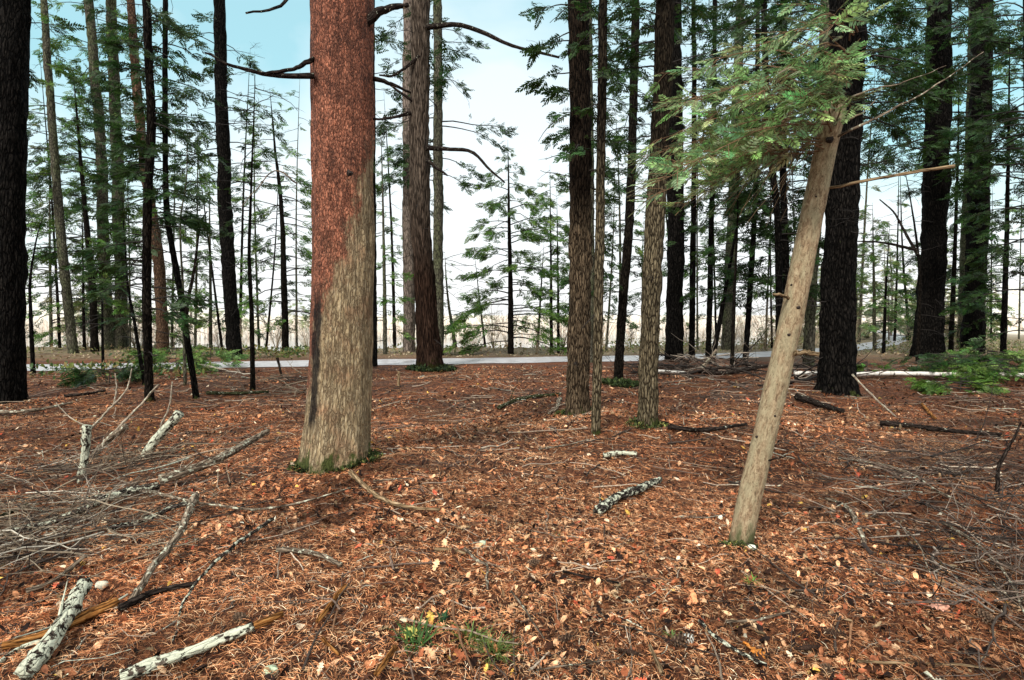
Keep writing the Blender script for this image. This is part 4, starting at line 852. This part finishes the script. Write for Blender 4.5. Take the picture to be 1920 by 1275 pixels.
 ('bare_stick', 'thin stick lying between the tan curved branch and the red trunk foot', [(700, 908), (740, 905), (778, 903)], 3, 2, 'stick', dict()),
 ('bare_twig', 'arched twig over the lower right needles', [(1690, 1000, .02), (1720, 1040, .06), (1750, 1110, .02)], 3, 2, 'stick', dict(twigs=2)),
]
for nm, lb, pts, a, b_, mk, kw in LOGS: log(nm, lb, pts, a, b_, mk, **kw)
# ------------------------------------------------------------------ cones, tufts, stones, moss
def cone_mesh():
    mb = MB(); n = 60
    for i in range(n):
        t = i/n; a = i*2.399; r = .018*math.sin(PI*(.12+.83*t))**.8; x = .10*(t-.5)
        c = np.array([x, r*math.cos(a), r*math.sin(a)]); out_ = np.array([.35, math.cos(a), math.sin(a)]); out_ /= np.linalg.norm(out_); s = np.cross(out_, [1, 0, 0]); s /= np.linalg.norm(s)
        l = .013*(1-.4*t)
        V = [c*[1, .4, .4]-s*.003, c*[1, .4, .4]+s*.003, c+out_*l*.6+s*.0055, c+out_*l, c+out_*l*.6-s*.0055]
        g = .5+.7*random.random(); cl = np.array([(.03, .015, .01)]*2+[(.16*g, .10*g, .06*g)]*2+[(.3*g, .2*g, .13*g)])
        mb.add(np.array(V), Q=[(0, 1, 2, 4)], T=[(4, 2, 3)], col=cl)
    tubes(mb, [[-.05, 0, 0], [0, 0, 0], [.045, 0, 0]], [.006, .012, .003], 6, col=(.04, .02, .012))
    return mb
c0 = None
CONES = [(1377, 1052), (1725, 790), (1508, 1130), (1420, 1240), (1565, 1195), (1513, 1222), (1060, 1205), (535, 1005), (855, 1100), (1850, 1165), (450, 1165), (1000, 1060), (1280, 1205), (1180, 1230), (1545, 1262)]
for i, (x, y) in enumerate(CONES):
    g = ground(x, y)
    if c0 is None: c0 = cone_mesh().build('pine_cone', M['twig'], None, smooth=False); o = c0
    else: o = c0.copy(); C.objects.link(o)
    o.location = g+[0, 0, .018]; o.rotation_euler = (random.random()*6, random.uniform(-.2, .2), random.random()*6); o.scale = [random.uniform(.8, 1.15)]*3
    tag(o, 'small dark open pine cone lying in the orange needles', 'pine cone', 'pine cones on the needles')
def tuft(name, label, px, py, n, L, spread, col, cat='plant', w=.004):
    g = ground(px, py); mb = MB()
    a = rng.random(n)*2*PI; l = L*rng.uniform(.5, 1.2, n); e = rng.uniform(.25, 1.2, n)
    O = g+np.stack([rng.normal(0, spread, n), rng.normal(0, spread, n), 0*a-.003], 1)
    d = np.stack([np.cos(a)*np.cos(e), np.sin(a)*np.cos(e), np.sin(e)], 1); s = np.stack([-np.sin(a), np.cos(a), 0*a], 1)
    p1 = O+d*l[:, None]*.55; p2 = O+d*l[:, None]-np.array([0, 0, 1])*(l*.25)[:, None]
    V = np.stack([O-s*w/2, O+s*w/2, p1-s*w/2, p1+s*w/2, p2-s*w*.1, p2+s*w*.1], 1); b0 = np.arange(n)*6
    cc = np.repeat(np.array(col)*(.6+.9*rng.random((n, 1))), 6, axis=0)
    mb.add((V-g).reshape(-1, 3), Q=np.concatenate([np.stack([b0, b0+1, b0+3, b0+2], 1), np.stack([b0+2, b0+3, b0+5, b0+4], 1)]), col=cc)
    o = mb.build(name, M['blades']); o.location = g; return tag(o, label, cat)
tuft('pine_seedling', 'bright green needle tuft left of the bottom middle', 882, 1205, 90, .13, .015, (.12, .2, .04))
tuft('pine_seedling', 'larger grassy needle tuft at the bottom middle', 925, 1228, 110, .15, .02, (.14, .2, .05))
tuft('pine_seedling', 'broad dark green needle tuft beside the yellow leaf', 776, 1205, 50, .14, .025, (.06, .13, .03), w=.007)
tuft('grass_tuft', 'tiny bright green tuft in the orange needles below the tan leaning trunk', 1410, 1096, 60, .07, .008, (.14, .3, .05))
tuft('grass_tuft', 'dark green leaf blades standing just above the bottom middle tufts', 828, 1170, 14, .09, .008, (.03, .09, .03), w=.01)
tuft('grass_tuft', 'small green tuft at the bottom right middle by the pale splinter', 1262, 1192, 14, .05, .008, (.14, .22, .06))
tuft('moss_tuft', 'mossy sprig patch on the path below the birch log', 1046, 1002, 30, .03, .03, (.07, .14, .03))
def oneleaf(label, px, py, col, S):
    g = ground(px, py); mb = MB(); V, Q = OK; V = V.copy(); V[:, 1] *= 1.5; V[:, 2] *= 1.4
    mb.add(V*S, Q=Q, col=col); o = mb.build('maple_leaf', M['litter']); o.location = g+[0, 0, .03]; o.rotation_euler = (.3, -.2, random.random()*6); tag(o, label, 'leaf')
oneleaf('yellow leaf lying among the bottom middle green tufts', 770, 1200, (.5, .46, .12), .07)
oneleaf('orange lobed leaf near the bottom below the tan leaning trunk', 1413, 1232, (.6, .22, .04), .11)
oneleaf('pink tan leaf in the lower right brush', 1760, 1148, (.72, .36, .25), .09)
oneleaf('pale cream leaf in the lower right needles', 1690, 1097, (.75, .62, .45), .07)
def chip(name, label, px, py, S, col, cat):
    g = ground(px, py); mb = MB(); k = 12; th = np.arange(k)/k*2*PI; r = S*(1+.35*vn(th*2, th*0+px))
    rings = [np.stack([r*f*np.cos(th), r*f*.7*np.sin(th), h+0*th], 1) for f, h in ((.8, -.01), (1, S*.3), (.85, S*.7), (.3, S*.85))]
    V = np.vstack(rings); i, j = np.meshgrid(np.arange(k), np.arange(3))
    Q = np.stack([j*k+i, j*k+(i+1) % k, (j+1)*k+(i+1) % k, (j+1)*k+i], -1).reshape(-1, 4)
    T = [(3*k, 3*k+q, 3*k+q+1) for q in range(1, k-1)]
    mb.add(V, Q=Q, T=T, col=col); o = mb.build(name, M['moss']); o.location = g; return tag(o, label, cat)
chip('white_stone', 'small white stone against the foot of the tan leaning trunk', 1408, 1030, .035, (.75, .77, .62), 'stone')
chip('lichen_clump', 'pale green lichen clump at the bottom left centre', 507, 1262, .03, (.5, .6, .4), 'lichen')
chip('lichen_clump', 'pale lichen clump on the needles right of the birch log end', 905, 1020, .025, (.5, .58, .42), 'lichen')
chip('lichen_clump', 'white lichen clump at the bottom right of the middle', 1290, 1200, .03, (.72, .75, .68), 'lichen')
chip('lichen_clump', 'whitish lichen lump under the knotty grey branch', 190, 1100, .035, (.6, .58, .45), 'lichen')
# moss collars: stuff
def moss_patch(label, px, py, rx_, ry_, n, h, cols, Z=None):
    g = ground(px, py); mb = MB(); a = rng.random(n)*2*PI; rr = np.sqrt(rng.random(n))
    X = g[0]+rx_*rr*np.cos(a); Y = g[1]+ry_*rr*np.sin(a)
    Zz = gh(X, Y)
    az = rng.random(n)*2*PI; l = h*rng.uniform(.4, 1.2, n); e = rng.uniform(.2, 1.3, n); s = np.stack([-np.sin(az), np.cos(az), 0*az], 1)
    d = np.stack([np.cos(az)*np.cos(e), np.sin(az)*np.cos(e), np.sin(e)], 1); O = np.stack([X, Y, Zz+h*.9*(1-rr**2)*rng.random(n)], 1)
    wd = (l*.28)[:, None]
    V = np.stack([O, O+d*l[:, None]*.5+s*wd, O+d*l[:, None], O+d*l[:, None]*.5-s*wd], 1)
    mb.add(V.reshape(-1, 3), Q=np.arange(n*4).reshape(-1, 4), col=np.repeat(palette(n, cols, [3, 3, 1], .4), 4, axis=0))
    return tag(mb.build('moss_patch', M['moss']), label, 'moss', kind='stuff')
MC = [(.02, .03, .008), (.06, .08, .02), (.22, .22, .06)]
moss_patch('green moss around the foot of the huge red trunk', 632, 862, .42, .33, 5000, .05, MC)
moss_patch('green moss at the foot of the tan leaning trunk', 1385, 1026, .12, .1, 700, .03, MC)
moss_patch('dark moss on the mound of the leaning dark tree', 1160, 722, .5, .4, 1500, .1, [(.02, .035, .01), (.04, .06, .015), (.08, .1, .03)])
moss_patch('moss at the foot of the brown ridged trunk', 1214, 797, .26, .22, 900, .05, MC)
moss_patch('moss at the foot of the two tone dark trunk', 1082, 775, .36, .3, 1400, .06, MC)
moss_patch('dark moss at the foot of the stripy cedar', 808, 693, .7, .5, 1800, .12, [(.015, .03, .01), (.03, .05, .015), (.06, .08, .02)])
# green ground cover
def cover(name, label, box, n, h, cols):
    mb = MB(); x0, x1, y0, y1 = box
    X = rng.uniform(x0, x1, n); Y = rng.uniform(y0, y1, n); keep = (vn(X*.6, Y*.6, 8) > -.12) & ~onroad(X, Y, 1.6); X, Y = X[keep], Y[keep]; n = len(X)
    put_leaves(mb, OV, X, Y, rng.uniform(.05, .16, n), palette(n, cols, [3, 3, 2]), tilt=.8, lift=h)
    return tag(mb.build(name, M['blades']), label, 'undergrowth', kind='stuff')
cover('ground_cover', 'low green and yellow undergrowth along the road at the left', (-13, -7.2, 12.8, 22), 4200, .3, [(.05, .1, .03), (.16, .2, .05), (.24, .18, .07)])
cover('ground_cover', 'yellow green undergrowth beyond the road at the right', (4, 24, 22, 32), 9000, .4, [(.12, .17, .05), (.28, .27, .12), (.34, .26, .14)])
cover('ground_cover', 'thin green undergrowth on the bank beyond the road', (-20, 4, 21, 26), 2200, .2, [(.12, .15, .05), (.3, .28, .12), (.34, .24, .14)])
# low hemlock seedlings
def seedling(label, px, py, w, h, n, green, group=None):
    g = ground(px, py); pxm = g[1]/F; root = empty('hemlock_seedling', g, label, 'seedling', group)
    mb = MB(); P = np.array([g+[0, 0, -.03], g+[.01, 0, h*pxm*.5], g+[.02, .02, h*pxm]]); tubes(mb, smooth_path(P, 6), np.linspace(.012, .004, 6), 6, col=(.05, .04, .03)); mb.build('stem', M['twig'], root, origin=g)
    mb = MB()
    for i in range(n):
        z = h*pxm*(.15+.85*random.random()); az = random.uniform(0, 2*PI) if random.random() < .5 else random.choice([0, PI])+random.uniform(-.6, .6)
        limb(mb, g+[0, 0, z], az, w*pxm*random.uniform(.5, 1.1), .006, random.uniform(-.05, .25), random.uniform(.1, .4), SP_MID, .22, green, 1.1, bare=.1)
    mb.build('crown', [M['twig'], M['needles']], root, origin=g)
seedling('lowest and nearest green hemlock seedling at the right, over the fallen birch', 1800, 735, 75, 30, 20, 'mid')
seedling('broad hemlock seedling at the right between the big trunks', 1790, 700, 90, 36, 22, 'dark')
seedling('green hemlock seedling at the right edge', 1890, 715, 90, 42, 22, 'mid')
seedling('hemlock seedling with light tips behind the others at the right', 1850, 690, 80, 36, 20, 'light')
seedling('green seedling between the dark knobbly trunk and the sturdy black trunk', 330, 698, 70, 55, 18, 'mid')
seedling('light green seedling left of the sturdy black trunk foot', 395, 690, 50, 45, 14, 'light')
seedling('dark low seedling under the twin pale trunks', 205, 720, 60, 30, 14, 'dark')
seedling('small green seedling between the massive black trunk and the fallen birch', 1625, 702, 40, 28, 10, 'mid')
# ------------------------------------------------------------------ bare shrubs on the bank
def shrub_mesh(seed, tall, col):
    r = np.random.default_rng(seed); mb = MB()
    for i in range(16):
        a = r.uniform(0, 2*PI); h = tall*r.uniform(.5, 1.1); s = r.uniform(.15, .55)*tall
        t = np.linspace(0, 1, 7); P = np.stack([np.cos(a)*s*t**1.3, np.sin(a)*s*t**1.3, h*t], 1)+np.cumsum(r.normal(0, .02*tall, (7, 3)), axis=0)*t[:, None]
        tubes(mb, P, np.linspace(.009, .003, 7), 4, col=col*r.uniform(.6, 1.3), cap=False)
        m_ = 9; ti = r.uniform(.3, 1, m_); B = np.array([np.interp(ti, t, P[:, q]) for q in range(3)]).T
        an = r.uniform(0, 2*PI, m_); l = r.uniform(.1, .35, m_)*tall
        E = np.stack([np.cos(an)*l*.7, np.sin(an)*l*.7, l*.7], 1)
        tubes(mb, B[:, None]+E[:, None]*np.linspace(0, 1, 4)[None, :, None]+r.normal(0, .02, (m_, 4, 3)), np.outer(np.full(m_, .004), [1, .8, .6, .4]), 3, col=col*r.uniform(.7, 1.4), cap=False)
    return mb
sh = []
for k_, cc in enumerate([(.42, .32, .21), (.56, .45, .32), (.26, .2, .13)]):
    for q in range(2): sh.append((shrub_mesh(20+k_*3+q, 1.5+.4*q, np.array(cc))))
shm = []
for i in range(64):
    if i < 40: X = -22+i*1.05+random.uniform(-.5, .5); Y = random.uniform(23.2, 28)+.04*max(0, X-4)**2
    else: X = random.uniform(8, 30); Y = random.uniform(24, 34)
    g = np.array([X, Y, float(height(X, Y))-.02])
    if len(shm) < 6: o = sh[len(shm)].build('bare_shrub', M['twig']); shm.append(o)
    else: o = random.choice(shm).copy(); C.objects.link(o)
    o.location = g; o.rotation_euler = (0, 0, random.random()*6); o.scale = [random.uniform(.7, 1.25)]*3
    tag(o, 'leafless twiggy shrub on the bank beyond the road', 'shrub', 'leafless shrubs beyond the road')
# dry pale reeds, lightened further so their colour carries the far haze
mb = MB(); n = 34000
Y = 54+rng.random(n)**1.6*140; X = (rng.random(n)*2-1)*Y*1.0+0
hgt = rng.uniform(.5, 1.5, n)*(1+.5*vn(X*.1, Y*.1)); a = rng.random(n)*PI
Z = height(X, Y); w_ = .05+Y*.0006
s = np.stack([np.cos(a), np.sin(a), 0*a], 1)*w_[:, None]; O = np.stack([X, Y, Z], 1); tip_ = O+np.stack([rng.normal(0, .25, n), rng.normal(0, .25, n), hgt], 1)
V = np.stack([O-s, O+s, tip_], 1)
mb.add(V.reshape(-1, 3), T=np.arange(n*3).reshape(-1, 3), col=np.repeat(palette(n, [(.86, .76, .66), (.93, .88, .8), (.74, .6, .5)], [3, 3, 1], .15), 3, axis=0))
tag(mb.build('marsh_reeds', M['blades']), 'pale pink tan marsh reeds across the water', 'reeds', kind='stuff')
# far wood as a pale haze coloured mass
mb = MB(); n = 60000
Y = rng.uniform(110, 190, n); X = (rng.random(n)*2-1)*Y*1.05
prof = .5+7.5*sst(.42, .7, X/Y)+5*sst(-.35, -.7, X/Y)+1.5*vn(X*.08, X*0)
Z = -.4+rng.random(n)**1.2*np.maximum(prof*(1+.8*vn(X*.25, Y*.02, 3)), .3)
sz = rng.uniform(.25, .7, n)
d1 = rng.normal(0, 1, (n, 3)); d1 /= np.linalg.norm(d1, axis=1, keepdims=True); d2 = np.cross(d1, rng.normal(0, 1, (n, 3))); d2 /= np.linalg.norm(d2, axis=1, keepdims=True)
O = np.stack([X, Y, Z], 1); V = np.stack([O, O+d1*sz[:, None], O+(d1+d2)*sz[:, None]*.6], 1)
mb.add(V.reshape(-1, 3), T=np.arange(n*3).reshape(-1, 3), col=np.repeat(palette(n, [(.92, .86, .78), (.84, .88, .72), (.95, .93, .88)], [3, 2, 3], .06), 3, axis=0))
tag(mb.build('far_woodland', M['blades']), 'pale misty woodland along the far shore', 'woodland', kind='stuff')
# ------------------------------------------------------------------ world, sun, camera
w = bpy.data.worlds.new('World'); scene.world = w; w.use_nodes = True; nt = w.node_tree; nt.nodes.clear()
out = nt.nodes.new('ShaderNodeOutputWorld'); bg = nt.nodes.new('ShaderNodeBackground'); nt.links.new(bg.outputs[0], out.inputs[0])
SUN_EL, SUN_AZ = math.radians(42), math.radians(205)     # azimuth clockwise from +y (view direction)
sky = nt.nodes.new('ShaderNodeTexSky'); sky.sky_type = 'NISHITA'; sky.sun_disc = False; sky.sun_elevation = SUN_EL; sky.sun_rotation = SUN_AZ
tc = nt.nodes.new('ShaderNodeTexCoord')
sep = N(nt, 'ShaderNodeSeparateXYZ'); nt.links.new(tc.outputs['Generated'], sep.inputs[0])
blue = mix(nt, .55, mix(nt, 1., sky.outputs[0], (1.1, 1.9, 1.35), 'MULTIPLY'), (7.0, 11.2, 12.6))
mp = N(nt, 'ShaderNodeMapping'); mp.inputs['Scale'].default_value = (1.6, 1.6, 3.2); nt.links.new(tc.outputs['Generated'], mp.inputs[0])
cl = noise(nt, mp.outputs[0], 1.4, 5, .55, .3)
# clouds thicken towards the horizon and straight ahead
el = N(nt, 'ShaderNodeMath', operation='MULTIPLY_ADD', i_1=-1.25, i_2=.60); nt.links.new(sep.outputs[2], el.inputs[0])
ax = N(nt, 'ShaderNodeMath', operation='ABSOLUTE'); nt.links.new(sep.outputs[0], ax.inputs[0])
a2 = N(nt, 'ShaderNodeMath', operation='MULTIPLY_ADD', i_1=-.45); nt.links.new(ax.outputs[0], a2.inputs[0]); nt.links.new(el.outputs[0], a2.inputs[2])
a3 = N(nt, 'ShaderNodeMath', operation='ADD'); nt.links.new(a2.outputs[0], a3.inputs[0]); nt.links.new(cl, a3.inputs[1])
fac = ramp(nt, a3.outputs[0], [(.34, 0.), (.72, 1.)])
# unseen cloud added overhead and behind the viewer to keep the light neutral
ov = ramp(nt, N_range(nt, sep.outputs[2], .5, .72), [(0., 0.), (1., 1.)])
bh = ramp(nt, N_range(nt, sep.outputs[1], .45, .15), [(0., 0.), (1., 1.)])
mx = N(nt, 'ShaderNodeMath', operation='MAXIMUM'); nt.links.new(ov, mx.inputs[0]); nt.links.new(bh, mx.inputs[1])
mx2 = N(nt, 'ShaderNodeMath', operation='MAXIMUM'); nt.links.new(mx.outputs[0], mx2.inputs[0]); nt.links.new(fac, mx2.inputs[1]); fac = mx2.outputs[0]
col = mix(nt, fac, blue, mix(nt, 1., ramp(nt, N_range(nt, sep.outputs[2], 0., 1.), [(.04, (.98, 1., 1.)), (.24, (.88, .97, 1.)), (.42, (.78, .91, .98)), (.6, (1., 1., 1.))]), (11.6, 11.6, 11.6), 'MULTIPLY'))
nt.links.new(col, bg.inputs[0]); bg.inputs[1].default_value = .1
sd = bpy.data.lights.new('sun', 'SUN'); sd.energy = 3.7; sd.angle = math.radians(11); sd.color = (1, .95, .88)
so = bpy.data.objects.new('sun', sd); C.objects.link(so)
dirv = Vector((math.sin(SUN_AZ)*math.cos(SUN_EL), math.cos(SUN_AZ)*math.cos(SUN_EL), math.sin(SUN_EL)))
so.rotation_euler = dirv.to_track_quat('Z', 'Y').to_euler()
cd = bpy.data.cameras.new('camera'); cd.lens = 20; cd.sensor_width = 36; cd.clip_start = .05; cd.clip_end = 6000
co = bpy.data.objects.new('camera', cd); C.objects.link(co); co.location = (0, 0, CAM_H); co.rotation_euler = (PI/2-PITCH, 0, 0)
scene.camera = co
scene.view_settings.view_transform = 'Standard'; scene.view_settings.look = 'None'; scene.view_settings.exposure = 0; scene.view_settings.gamma = 1
